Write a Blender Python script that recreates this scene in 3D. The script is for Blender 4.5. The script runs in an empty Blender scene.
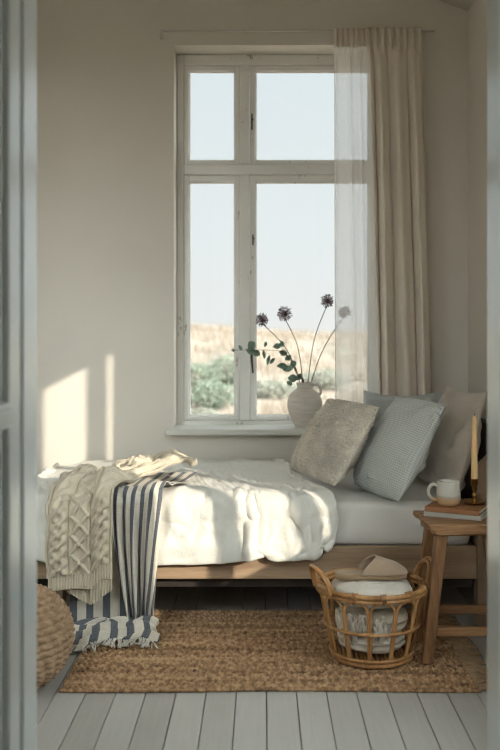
import bpy, bmesh, math, random
import numpy as np
from mathutils import Vector, Matrix, noise

SC = bpy.context.scene
COL = SC.collection
PI = math.pi
F = 924.0                      # focal length in pixels, 500 x 750 frame
EYE = 1.05
VPX, VPY = 262.0, 332.0
def W(px, py, Y):              # photo pixel seen at depth Y -> point
    s = F / Y
    return Vector(((px - VPX) / s, Y, EYE - (py - VPY) / s))
random.seed(7)
RNG = np.random.default_rng(11)

# ------------------------------------------------------------------ colour / materials
def lin(c):
    c = c / 255.0
    return c / 12.92 if c <= 0.04045 else ((c + 0.055) / 1.055) ** 2.4
def rgb(r, g, b): return (lin(r), lin(g), lin(b), 1.0)

class NT:
    def __init__(self, name):
        self.m = bpy.data.materials.new(name); self.m.use_nodes = True
        self.t = self.m.node_tree; self.t.nodes.clear()
        self.out = self.n('ShaderNodeOutputMaterial')
    def n(self, kind, **kw):
        nd = self.t.nodes.new(kind)
        for k, v in kw.items():
            if k in nd.inputs.keys(): nd.inputs[k].default_value = v
            else: setattr(nd, k, v)
        return nd
    def l(self, a, b): self.t.links.new(a, b)
    def coord(self, kind='Object', scale=(1, 1, 1), rot=(0, 0, 0)):
        tc = self.n('ShaderNodeTexCoord'); mp = self.n('ShaderNodeMapping')
        mp.inputs['Scale'].default_value = scale; mp.inputs['Rotation'].default_value = rot
        self.l(tc.outputs[kind], mp.inputs['Vector']); return mp.outputs['Vector']
    def noise(self, vec, scale=5, detail=4, rough=0.55, dist=0.0):
        nd = self.n('ShaderNodeTexNoise'); self.l(vec, nd.inputs['Vector'])
        nd.inputs['Scale'].default_value = scale; nd.inputs['Detail'].default_value = detail
        nd.inputs['Roughness'].default_value = rough; nd.inputs['Distortion'].default_value = dist
        return nd.outputs['Fac']
    def ramp(self, fac, stops, interp='LINEAR'):
        nd = self.n('ShaderNodeValToRGB'); nd.color_ramp.interpolation = interp
        el = nd.color_ramp.elements
        while len(el) < len(stops): el.new(0.5)
        for e, (p, c) in zip(el, stops): e.position = p; e.color = c
        self.l(fac, nd.inputs['Fac']); return nd.outputs['Color']
    def math(self, op, a, b=None, c=None):
        nd = self.n('ShaderNodeMath', operation=op)
        for i, v in enumerate((a, b, c)):
            if v is None: continue
            if isinstance(v, (int, float)): nd.inputs[i].default_value = v
            else: self.l(v, nd.inputs[i])
        return nd.outputs[0]
    def mix(self, fac, a, b, blend='MIX'):
        nd = self.n('ShaderNodeMix', data_type='RGBA', blend_type=blend)
        for s, v in ((nd.inputs[0], fac), (nd.inputs[6], a), (nd.inputs[7], b)):
            if isinstance(v, (int, float, tuple)): s.default_value = v
            else: self.l(v, s)
        return nd.outputs[2]
    def bump(self, h, strength=0.3, dist=0.01, normal=None):
        nd = self.n('ShaderNodeBump', Strength=strength, Distance=dist)
        self.l(h, nd.inputs['Height'])
        if normal is not None: self.l(normal, nd.inputs['Normal'])
        return nd.outputs['Normal']
    def principled(self, color, rough=0.6, normal=None, **kw):
        p = self.n('ShaderNodeBsdfPrincipled')
        for s, v in (('Base Color', color), ('Roughness', rough)):
            if isinstance(v, (int, float, tuple)): p.inputs[s].default_value = v
            else: self.l(v, p.inputs[s])
        for k, v in kw.items(): p.inputs[k.replace('_', ' ')].default_value = v
        if normal is not None: self.l(normal, p.inputs['Normal'])
        self.l(p.outputs[0], self.out.inputs['Surface']); return p

def m_plain(name, c, rough=0.6, var=0.08, scale=12, bump=0.1, bd=0.004, stretch=(1, 1, 1), coord='Object', **kw):
    t = NT(name); v = t.coord(coord, stretch)
    n = t.noise(v, scale, 5)
    lo = tuple(x * (1 - var) for x in c[:3]) + (1,); hi = tuple(min(1, x * (1 + var)) for x in c[:3]) + (1,)
    col = t.ramp(n, [(0.3, lo), (0.7, hi)])
    t.principled(col, rough, t.bump(t.noise(v, scale * 6, 3), bump, bd), **kw); return t.m

def m_cloth(name, c, var=0.06, weave=900, bump=0.25, sheen=0.25, rough=0.9, wr=0.0):
    t = NT(name); v = t.coord('Object')
    n = t.noise(v, 9, 5); n2 = t.noise(v, 160, 2)
    f = t.math('ADD', t.math('MULTIPLY', n, 0.6), t.math('MULTIPLY', n2, 0.4))
    lo = tuple(x * (1 - var) for x in c[:3]) + (1,); hi = tuple(min(1, x * (1 + var)) for x in c[:3]) + (1,)
    col = t.ramp(f, [(0.35, lo), (0.65, hi)])
    h = t.math('ADD', t.math('MULTIPLY', t.noise(v, weave, 1), 0.3), t.math('MULTIPLY', t.noise(v, 30, 4), 0.7 + wr))
    t.principled(col, rough, t.bump(h, bump, 0.006), Sheen_Weight=sheen, Sheen_Roughness=0.5); return t.m

def m_wood(name, dark, mid, light, axis='X', scale=1.0, rough=0.6, knots=1.0):
    t = NT(name)
    st = {'X': (1.2, 14, 14), 'Y': (14, 1.2, 14), 'Z': (14, 14, 1.2)}[axis]
    v = t.coord('Object', tuple(s * scale for s in st))
    n = t.noise(v, 2.2, 8, 0.62, 0.5 * knots)
    fine = t.noise(t.coord('Object', tuple(s * scale * 4 for s in st)), 4, 3)
    f = t.math('ADD', t.math('MULTIPLY', n, 0.75), t.math('MULTIPLY', fine, 0.25))
    col = t.ramp(f, [(0.3, dark), (0.5, mid), (0.72, light)])
    t.principled(col, rough, t.bump(f, 0.35, 0.004)); return t.m

def m_painted(name, c, worn=0.0, wear=(0.2, 0.17, 0.13, 1), rough=0.45):
    t = NT(name); v = t.coord('Object')
    n = t.noise(v, 3, 4)
    lo = tuple(x * 0.93 for x in c[:3]) + (1,)
    col = t.ramp(n, [(0.35, lo), (0.65, c)])
    if worn > 0:
        w1 = t.noise(t.coord('Object', (1, 1, 0.25)), 55, 6, 0.7)
        w2 = t.noise(v, 7, 3)
        w = t.math('MULTIPLY', w1, w2)
        mask = t.ramp(w, [(0.41 - worn * 0.05, (0, 0, 0, 1)), (0.45 - worn * 0.05, (0.8, 0.8, 0.8, 1))])
        col = t.mix(mask, col, wear)
    t.principled(col, rough, t.bump(t.noise(v, 120, 3), 0.12, 0.003)); return t.m

M = {}
def make_materials():
    M['wall'] = m_plain('plaster_wall', rgb(220, 212, 200), 0.9, 0.03, 2.0, 0.12, 0.004)
    M['ceiling'] = m_plain('ceiling_paint', rgb(200, 194, 180), 0.9, 0.02, 2.0)
    M['hall'] = m_plain('hall_paint', rgb(222, 218, 210), 0.8, 0.02, 2.0)
    M['jamb'] = m_plain('jamb_paint', rgb(192, 196, 192), 0.2, 0.03, 3.0, 0.05)
    M['frame'] = m_painted('worn_white_paint', rgb(240, 237, 230), 1.0, (0.30, 0.25, 0.19, 1))
    M['sill'] = m_painted('sill_paint', rgb(214, 210, 200), 0.2, (0.4, 0.34, 0.27, 1))
    M['iron'] = m_plain('dark_iron', rgb(70, 66, 62), 0.5, 0.15, 40, Metallic=0.6)
    # floor: painted boards, colour differs slightly from board to board
    t = NT('painted_floor_boards'); v = t.coord('Object')
    geo = t.n('ShaderNodeNewGeometry')
    grain = t.noise(t.coord('Object', (26, 1.6, 1)), 3, 6, 0.6)
    wear = t.noise(v, 6, 5, 0.65)
    f = t.math('ADD', t.math('MULTIPLY', grain, 0.3), t.math('MULTIPLY', wear, 0.35))
    f = t.math('ADD', f, t.math('MULTIPLY', geo.outputs['Random Per Island'], 0.35))
    col = t.ramp(f, [(0.25, rgb(162, 157, 150)), (0.5, rgb(180, 176, 169)), (0.75, rgb(194, 190, 183))])
    sc = t.noise(t.coord('Object', (60, 3, 1)), 4, 5, 0.7)
    col = t.mix(t.ramp(sc, [(0.66, (0, 0, 0, 1)), (0.74, (0.5, 0.5, 0.5, 1))]), col, rgb(120, 112, 104))
    t.principled(col, t.ramp(wear, [(0.3, (0.36, 0.36, 0.36, 1)), (0.7, (0.5, 0.5, 0.5, 1))]), t.bump(grain, 0.25, 0.003)); M['floor'] = t.m
    M['gap'] = m_plain('floor_gap', rgb(46, 42, 38), 0.95)
    M['glass'] = glass()
    M['oak'] = m_wood('bed_oak', rgb(138, 112, 88), rgb(168, 140, 112), rgb(190, 162, 132), 'X')
    M['oak_z'] = m_wood('bed_oak_upright', rgb(116, 94, 74), rgb(142, 118, 94), rgb(160, 136, 110), 'Z')
    M['dark_panel'] = m_wood('dark_headboard', rgb(44, 38, 34), rgb(56, 48, 42), rgb(68, 58, 50), 'Y')
    M['stool'] = m_wood('stool_wood', rgb(84, 56, 34), rgb(142, 102, 66), rgb(182, 142, 98), 'X', 0.9, 0.55, 2)
    M['stool_z'] = m_wood('stool_leg_wood', rgb(86, 58, 34), rgb(138, 98, 62), rgb(176, 134, 90), 'Z', 0.9, 0.55, 2)
    M['sheet'] = m_cloth('white_sheet', rgb(226, 221, 212), 0.03, sheen=0.1)
    M['duvet'] = m_cloth('white_linen', rgb(226, 221, 210), 0.03, weave=420, bump=0.75, sheen=0.1)
    M['knit'] = m_cloth('cream_knit', rgb(208, 194, 170), 0.12, 700, 0.4)
    M['boucle'] = m_cloth('boucle', rgb(220, 209, 192), 0.3, 120, 1.0)
    M['beige'] = m_cloth('beige_linen', rgb(192, 180, 164), 0.08, 900, 0.4)
    M['greyblue'] = m_cloth('grey_blue_linen', rgb(182, 184, 179), 0.07, 900, 0.4)
    M['linen'] = m_cloth('curtain_linen', rgb(224, 212, 196), 0.04, 800, 0.3)
    M['fold_white'] = m_cloth('blanket_white', rgb(214, 204, 188), 0.06, 500, 0.5)
    M['fold_cream'] = m_cloth('blanket_cream', rgb(204, 190, 168), 0.1, 400, 0.7)
    M['slipper'] = m_cloth('taupe_felt', rgb(176, 152, 128), 0.06, 700, 0.3)
    M['sole'] = m_cloth('slipper_sole', rgb(166, 138, 106), 0.08, 500, 0.3)
    M['rattan'] = m_wood('rattan', rgb(122, 80, 44), rgb(178, 130, 80), rgb(208, 164, 112), 'Z', 0.8, 0.4, 1)
    M['brass'] = m_plain('aged_brass', rgb(150, 112, 62), 0.32, 0.25, 60, Metallic=1.0)
    M['wax'] = m_plain('candle_wax', rgb(242, 204, 148), 0.45, 0.03, 20, Subsurface_Weight=0.25, Subsurface_Scale=0.02)
    M['wick'] = m_plain('wick', rgb(60, 50, 44), 0.9)
    M['paper'] = m_plain('page_edges', rgb(214, 204, 186), 0.9, 0.1, 60, 0.4, 0.002, (1, 1, 40))
    M['book_tan'] = m_plain('tan_cover', rgb(150, 102, 64), 0.7)
    M['book_grey'] = m_plain('grey_cover', rgb(176, 172, 162), 0.7)
    M['vase'] = vase_mat()
    M['mug'] = mug_mat()
    M['stem'] = m_plain('dry_stem', rgb(84, 66, 56), 0.8, 0.15, 60)
    M['allium'] = m_plain('dried_flower_head', rgb(116, 96, 100), 0.9, 0.3, 120)
    M['euc'] = m_plain('eucalyptus_leaf', rgb(112, 134, 114), 0.6, 0.2, 40)
    M['jute_rug'] = rug_mat()
    M['jute'] = m_cloth('jute_fringe', rgb(150, 122, 90), 0.2, 400, 0.4)
    M['rope'] = rope_mat()
    M['stripe'] = stripe_mat()
    M['stripe_fringe'] = m_cloth('throw_fringe', rgb(206, 198, 184), 0.15, 500, 0.3)
    M['bluecheck'] = woven_mat()
    M['sheer'] = sheer_mat('sheer_voile', 0.58)
    M['sheer_hem'] = sheer_mat('sheer_voile_hem', 0.66)
    M['dune'] = dune_mat()
    M['dry_grass'] = m_plain('dry_grass', rgb(122, 108, 92), 0.9, 0.15, 3, 0, 0.001)
    M['bush'] = m_plain('scrub_leaf', rgb(88, 94, 78), 0.9, 0.25, 2, 0, 0.001)
    M['bush_pale'] = m_plain('pale_scrub_leaf', rgb(106, 104, 90), 0.9, 0.2, 2, 0, 0.001)

def glass():
    t = NT('window_glass')
    tr = t.n('ShaderNodeBsdfTransparent'); gl = t.n('ShaderNodeBsdfGlossy'); gl.inputs['Roughness'].default_value = 0.02
    tr.inputs['Color'].default_value = (0.97, 0.985, 0.98, 1)
    lw = t.n('ShaderNodeLayerWeight', Blend=0.5); fr = t.math('ADD', t.math('MULTIPLY', t.math('POWER', lw.outputs['Facing'], 5.0), 0.9), 0.035); mx = t.n('ShaderNodeMixShader')
    t.l(fr, mx.inputs[0]); t.l(tr.outputs[0], mx.inputs[1]); t.l(gl.outputs[0], mx.inputs[2])
    t.l(mx.outputs[0], t.out.inputs['Surface']); return t.m
def sheer_mat(name, dens):
    t = NT(name); v = t.coord('Object')
    tr = t.n('ShaderNodeBsdfTransparent'); df = t.n('ShaderNodeBsdfDiffuse'); tl = t.n('ShaderNodeBsdfTranslucent')
    for b in (df, tl): b.inputs['Color'].default_value = rgb(238, 237, 234)
    m1 = t.n('ShaderNodeMixShader'); m1.inputs[0].default_value = 0.7
    t.l(df.outputs[0], m1.inputs[1]); t.l(tl.outputs[0], m1.inputs[2])
    n = t.noise(t.coord('Object', (90, 90, 90)), 4, 3)
    f = t.math('ADD', t.math('MULTIPLY', n, 0.25), dens - 0.12)
    m2 = t.n('ShaderNodeMixShader'); t.l(f, m2.inputs[0]); t.l(tr.outputs[0], m2.inputs[1]); t.l(m1.outputs[0], m2.inputs[2])
    t.l(m2.outputs[0], t.out.inputs['Surface']); return t.m
def vase_mat():
    t = NT('stoneware'); v = t.coord('Object', (1, 1, 6))
    n = t.noise(v, 14, 6, 0.65); z = t.noise(t.coord('Object', (0.5, 0.5, 24)), 5, 3)
    f = t.math('ADD', t.math('MULTIPLY', n, 0.6), t.math('MULTIPLY', z, 0.4))
    c = t.ramp(f, [(0.3, rgb(186, 172, 154)), (0.5, rgb(206, 197, 184)), (0.7, rgb(218, 212, 202))])
    t.principled(c, 0.75, t.bump(z, 0.15, 0.003)); return t.m
def mug_mat():
    t = NT('glazed_mug'); tc = t.n('ShaderNodeTexCoord'); sp = t.n('ShaderNodeSeparateXYZ'); t.l(tc.outputs['Object'], sp.inputs[0])
    n = t.noise(t.coord('Object'), 40, 3)
    h = t.math('ADD', sp.outputs[2], t.math('MULTIPLY', n, 0.012))
    c = t.ramp(t.math('MULTIPLY', h, 10.0), [(0.28, rgb(196, 158, 116)), (0.34, rgb(176, 158, 136)), (0.42, rgb(200, 198, 186)), (0.9, rgb(198, 190, 174))])
    r = t.ramp(t.math('MULTIPLY', h, 10.0), [(0.28, (0.7, 0.7, 0.7, 1)), (0.36, (0.22, 0.22, 0.22, 1))])
    t.principled(c, r); return t.m
def rug_mat():
    t = NT('jute_weave'); v = t.coord('Object')
    # weave: rows across Y, knots along X, colour varies from yarn to yarn
    tc = t.n('ShaderNodeTexCoord'); sp = t.n('ShaderNodeSeparateXYZ'); t.l(tc.outputs['Object'], sp.inputs[0])
    band = t.noise(t.coord('Object', (0.6, 16, 1)), 1.6, 4)
    yarn = t.noise(t.coord('Object', (60, 38, 1)), 1.0, 3)
    f = t.math('ADD', t.math('MULTIPLY', band, 0.35), t.math('MULTIPLY', yarn, 0.65))
    c = t.ramp(f, [(0.36, rgb(100, 74, 52)), (0.48, rgb(152, 117, 83)), (0.60, rgb(196, 160, 122))])
    t.principled(c, 0.95, t.bump(yarn, 0.5, 0.004)); return t.m
def rope_mat():
    t = NT('jute_rope'); v = t.coord('Object')
    n = t.noise(v, 45, 5, 0.65); n2 = t.noise(v, 5, 2)
    f = t.math('ADD', t.math('MULTIPLY', n, 0.7), t.math('MULTIPLY', n2, 0.3))
    c = t.ramp(f, [(0.3, rgb(122, 96, 72)), (0.5, rgb(164, 134, 104)), (0.7, rgb(192, 164, 132))])
    t.principled(c, 0.95, t.bump(n, 0.5, 0.006)); return t.m
def stripe_mat():
    t = NT('striped_linen'); uv = t.n('ShaderNodeTexCoord'); sp = t.n('ShaderNodeSeparateXYZ'); t.l(uv.outputs['UV'], sp.inputs[0])
    fr = t.math('FRACT', t.math('MULTIPLY', sp.outputs[0], 1 / 0.058))
    s = t.ramp(fr, [(0.0, (0, 0, 0, 1)), (0.52, (0, 0, 0, 1)), (0.56, (1, 1, 1, 1)), (0.96, (1, 1, 1, 1)), (1.0, (0, 0, 0, 1))])
    n = t.noise(t.coord('UV', (260, 12, 1)), 1, 3); n2 = t.noise(t.coord('UV', (30, 260, 1)), 1, 3)
    f = t.math('ADD', t.math('MULTIPLY', n, 0.5), t.math('MULTIPLY', n2, 0.5))
    cream = t.ramp(f, [(0.3, rgb(204, 194, 176)), (0.7, rgb(228, 220, 204))])
    navy = t.ramp(f, [(0.3, rgb(76, 78, 84)), (0.7, rgb(112, 114, 118))])
    t.principled(t.mix(s, cream, navy), 0.9, t.bump(f, 0.3, 0.003), Sheen_Weight=0.15); return t.m
def woven_mat():
    t = NT('woven_blue_grey'); uv = t.n('ShaderNodeTexCoord'); sp = t.n('ShaderNodeSeparateXYZ'); t.l(uv.outputs['UV'], sp.inputs[0])
    a = t.math('SINE', t.math('MULTIPLY', sp.outputs[1], 2 * PI / 0.0085)); b = t.math('SINE', t.math('MULTIPLY', sp.outputs[0], 2 * PI / 0.0085))
    h = t.math('ADD', t.math('MULTIPLY', a, 0.27), t.math('MULTIPLY', b, 0.23))
    h = t.math('ADD', h, 0.5)
    c = t.ramp(h, [(0.2, rgb(186, 189, 185)), (0.8, rgb(212, 213, 207))])
    t.principled(c, 0.9, t.bump(h, 0.5, 0.004), Sheen_Weight=0.2); return t.m
def dune_mat():
    t = NT('dune_ground'); v = t.coord('Object')
    n = t.noise(t.coord('Object', (1, 0.35, 1)), 0.7, 6, 0.6); n2 = t.noise(v, 3, 5, 0.7)
    f = t.math('ADD', t.math('MULTIPLY', n, 0.6), t.math('MULTIPLY', n2, 0.4))
    c = t.ramp(f, [(0.36, rgb(92, 94, 84)), (0.45, rgb(116, 106, 93)), (0.56, rgb(128, 112, 97)), (0.68, rgb(132, 121, 108))])
    t.principled(c, 0.95); return t.m

# ------------------------------------------------------------------ object helpers
def tag(o, label=None, cat=None, group=None, kind=None):
    if label: o['label'] = label
    if cat: o['category'] = cat
    if group: o['group'] = group
    if kind: o['kind'] = kind
    return o
def empty(name, loc=(0, 0, 0), label=None, cat=None, group=None):
    o = bpy.data.objects.new(name, None); COL.objects.link(o); o.location = loc
    o.empty_display_size = 0.05
    bpy.context.view_layer.update()
    return tag(o, label, cat, group)
def parent_to(o, p):
    o.parent = p
    o.matrix_parent_inverse = Matrix.Translation(p.matrix_world.translation).inverted() if p.parent is None else p.matrix_world.inverted()
def link(name, me, mats, parent=None, smooth=True):
    o = bpy.data.objects.new(name, me); COL.objects.link(o)
    for m in (mats if isinstance(mats, (list, tuple)) else [mats]): me.materials.append(m)
    if smooth: me.polygons.foreach_set('use_smooth', [True] * len(me.polygons))
    if parent is not None:
        bpy.context.view_layer.update(); parent_to(o, parent)
    return o
def pyd(name, verts, faces, mats, parent=None, smooth=True, uvs=None, fmat=None):
    me = bpy.data.meshes.new(name); me.from_pydata([tuple(map(float, v)) for v in verts], [], [tuple(f) for f in faces]); me.update()
    if uvs is not None:
        lay = me.uv_layers.new(name='UVMap'); vi = np.empty(len(me.loops), int); me.loops.foreach_get('vertex_index', vi)
        lay.data.foreach_set('uv', np.asarray(uvs, float)[vi].ravel())
    o = link(name, me, mats, parent, smooth)
    if fmat is not None: me.polygons.foreach_set('material_index', fmat)
    return o
def bm_obj(name, bm, mats, parent=None, smooth=False):
    bmesh.ops.recalc_face_normals(bm, faces=bm.faces)
    me = bpy.data.meshes.new(name); bm.to_mesh(me); bm.free()
    return link(name, me, mats, parent, smooth)
def grid_faces(nu, nv, off=0, wrap_u=False, wrap_v=False):
    f = []
    for i in range(nu if wrap_u else nu - 1):
        for j in range(nv if wrap_v else nv - 1):
            a, b = i, (i + 1) % nu; c, d = j, (j + 1) % nv
            f.append((off + a * nv + c, off + b * nv + c, off + b * nv + d, off + a * nv + d))
    return f
def grid_obj(name, P, mats, parent=None, uv=None, wrap_u=False, wrap_v=False, thick=0.0, sub=0):
    nu, nv = P.shape[:2]
    o = pyd(name, P.reshape(-1, 3), grid_faces(nu, nv, 0, wrap_u, wrap_v), mats, parent, True, None if uv is None else uv.reshape(-1, 2))
    if thick:
        md = o.modifiers.new('thickness', 'SOLIDIFY'); md.thickness = thick; md.offset = 0
    if sub:
        md = o.modifiers.new('smooth', 'SUBSURF'); md.levels = sub; md.render_levels = sub
    return o
def box(bm, lo, hi, bev=0.0, seg=2):
    x0, y0, z0 = lo; x1, y1, z1 = hi
    vs = [bm.verts.new(p) for p in ((x0, y0, z0), (x1, y0, z0), (x1, y1, z0), (x0, y1, z0), (x0, y0, z1), (x1, y0, z1), (x1, y1, z1), (x0, y1, z1))]
    fs = [bm.faces.new([vs[i] for i in q]) for q in ((0, 3, 2, 1), (4, 5, 6, 7), (0, 1, 5, 4), (1, 2, 6, 5), (2, 3, 7, 6), (3, 0, 4, 7))]
    if bev > 0:
        es = list({e for f in fs for e in f.edges})
        bmesh.ops.bevel(bm, geom=es, offset=bev, segments=seg, affect='EDGES', profile=0.5)
def box_obj(name, lo, hi, mat, parent=None, bev=0.003, smooth=False):
    bm = bmesh.new(); box(bm, lo, hi, bev); return bm_obj(name, bm, mat, parent, smooth)
def prism_obj(name, corners_bottom, corners_top, mat, parent=None, bev=0.003):
    bm = bmesh.new()
    vs = [bm.verts.new(p) for p in list(corners_bottom) + list(corners_top)]; n = len(corners_bottom)
    fs = [bm.faces.new(vs[:n][::-1]), bm.faces.new(vs[n:])] + [bm.faces.new([vs[i], vs[(i + 1) % n], vs[n + (i + 1) % n], vs[n + i]]) for i in range(n)]
    if bev: bmesh.ops.bevel(bm, geom=list(bm.edges), offset=bev, segments=2, affect='EDGES', profile=0.5)
    return bm_obj(name, bm, mat, parent)
def tube_geo(path, r, seg=8, closed=False, caps=True):
    P = np.asarray(path, float); n = len(P)
    R = np.full(n, r, float) if np.isscalar(r) else np.asarray(r, float)
    T = np.empty_like(P)
    if closed: T = np.roll(P, -1, 0) - np.roll(P, 1, 0)
    else: T[1:-1] = P[2:] - P[:-2]; T[0] = P[1] - P[0]; T[-1] = P[-1] - P[-2]
    T /= np.linalg.norm(T, axis=1)[:, None] + 1e-12
    a = np.array([0, 0, 1.0]) if abs(T[0][2]) < 0.9 else np.array([1.0, 0, 0])
    N = np.cross(T[0], a); N /= np.linalg.norm(N); verts = []
    for i in range(n):
        N = N - T[i] * np.dot(N, T[i]); N /= np.linalg.norm(N) + 1e-12; B = np.cross(T[i], N)
        for k in range(seg):
            an = 2 * PI * k / seg; verts.append(P[i] + R[i] * (math.cos(an) * N + math.sin(an) * B))
    faces = []
    for i in range(n if closed else n - 1):
        j = (i + 1) % n
        for k in range(seg):
            l = (k + 1) % seg; faces.append((i * seg + k, i * seg + l, j * seg + l, j * seg + k))
    if caps and not closed:
        faces.append(tuple(range(seg))[::-1]); faces.append(tuple((n - 1) * seg + k for k in range(seg)))
    return verts, faces
class Geo:
    def __init__(self): self.v, self.f = [], []
    def add(self, vf):
        o = len(self.v); self.v.extend(vf[0]); self.f.extend(tuple(i + o for i in q) for q in vf[1]); return self
    def build(self, name, mat, parent=None, smooth=True): return pyd(name, self.v, self.f, mat, parent, smooth)
def tube_obj(name, path, r, mat, parent=None, seg=8, closed=False): return Geo().add(tube_geo(path, r, seg, closed)).build(name, mat, parent)
def spline(pts, n=24, closed=False):       # Catmull-Rom
    P = np.asarray(pts, float); m = len(P); out = []
    segs = m if closed else m - 1
    for i in range(segs):
        g = lambda k: P[k % m] if closed else P[min(max(k, 0), m - 1)]
        p0, p1, p2, p3 = g(i - 1), g(i), g(i + 1), g(i + 2)
        k = max(2, n // segs)
        for t in np.linspace(0, 1, k, endpoint=False):
            out.append(0.5 * (2 * p1 + (p2 - p0) * t + (2 * p0 - 5 * p1 + 4 * p2 - p3) * t * t + (3 * p1 - p0 - 3 * p2 + p3) * t ** 3))
    if not closed: out.append(P[-1])
    return np.array(out)
def lathe_geo(prof, c, seg=48):
    verts, faces = [], []; n = len(prof)
    for k in range(seg):
        a = 2 * PI * k / seg
        for r, z in prof: verts.append((c[0] + r * math.cos(a), c[1] + r * math.sin(a), c[2] + z))
    for k in range(seg):
        l = (k + 1) % seg
        for i in range(n - 1): faces.append((k * n + i, l * n + i, l * n + i + 1, k * n + i + 1))
    return verts, faces
def lathe_obj(name, prof, c, mat, parent=None, seg=48): 
    o = Geo().add(lathe_geo(prof, c, seg)).build(name, mat, parent)
    bm = bmesh.new(); bm.from_mesh(o.data); bmesh.ops.remove_doubles(bm, verts=bm.verts, dist=1e-6); bmesh.ops.recalc_face_normals(bm, faces=bm.faces); bm.to_mesh(o.data); bm.free()
    return o
def fbm(x, y, z=0.0, sc=1.0, oct_=3):
    v, a, t = 0.0, 1.0, 0.0
    for _ in range(oct_):
        v += a * noise.noise(Vector((x * sc, y * sc, z * sc + 3.7))); t += a; a *= 0.5; sc *= 2.03
    return v / t
def sm(a, b, x):
    t = np.clip((x - a) / (b - a), 0, 1); return t * t * (3 - 2 * t)
def wall_with_hole(name, axis, at, th, lo, hi, hole, mat):
    # a wall in the plane axis = at .. at+th, spanning lo..hi (2-D), with a rectangular hole
    bm = bmesh.new(); (a0, z0), (a1, z1) = lo, hi; (h0, hz0), (h1, hz1) = hole
    for (p, q, r, s) in ((a0, z0, h0, z1), (h1, z0, a1, z1), (h0, z0, h1, hz0), (h0, hz1, h1, z1)):
        if r - p < 1e-4 or s - q < 1e-4: continue
        if axis == 'Y': box(bm, (p, at, q), (r, at + th, s))
        else: box(bm, (at, p, q), (at + th, r, s))
    bmesh.ops.remove_doubles(bm, verts=bm.verts, dist=1e-5)
    o = bm_obj(name, bm, mat); tag(o, kind='structure'); return o

YW = 4.24          # back wall face
XR = 0.945         # right wall face
YF = 1.745         # inner face of the wall with the doorway
XL = -1.60

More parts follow.
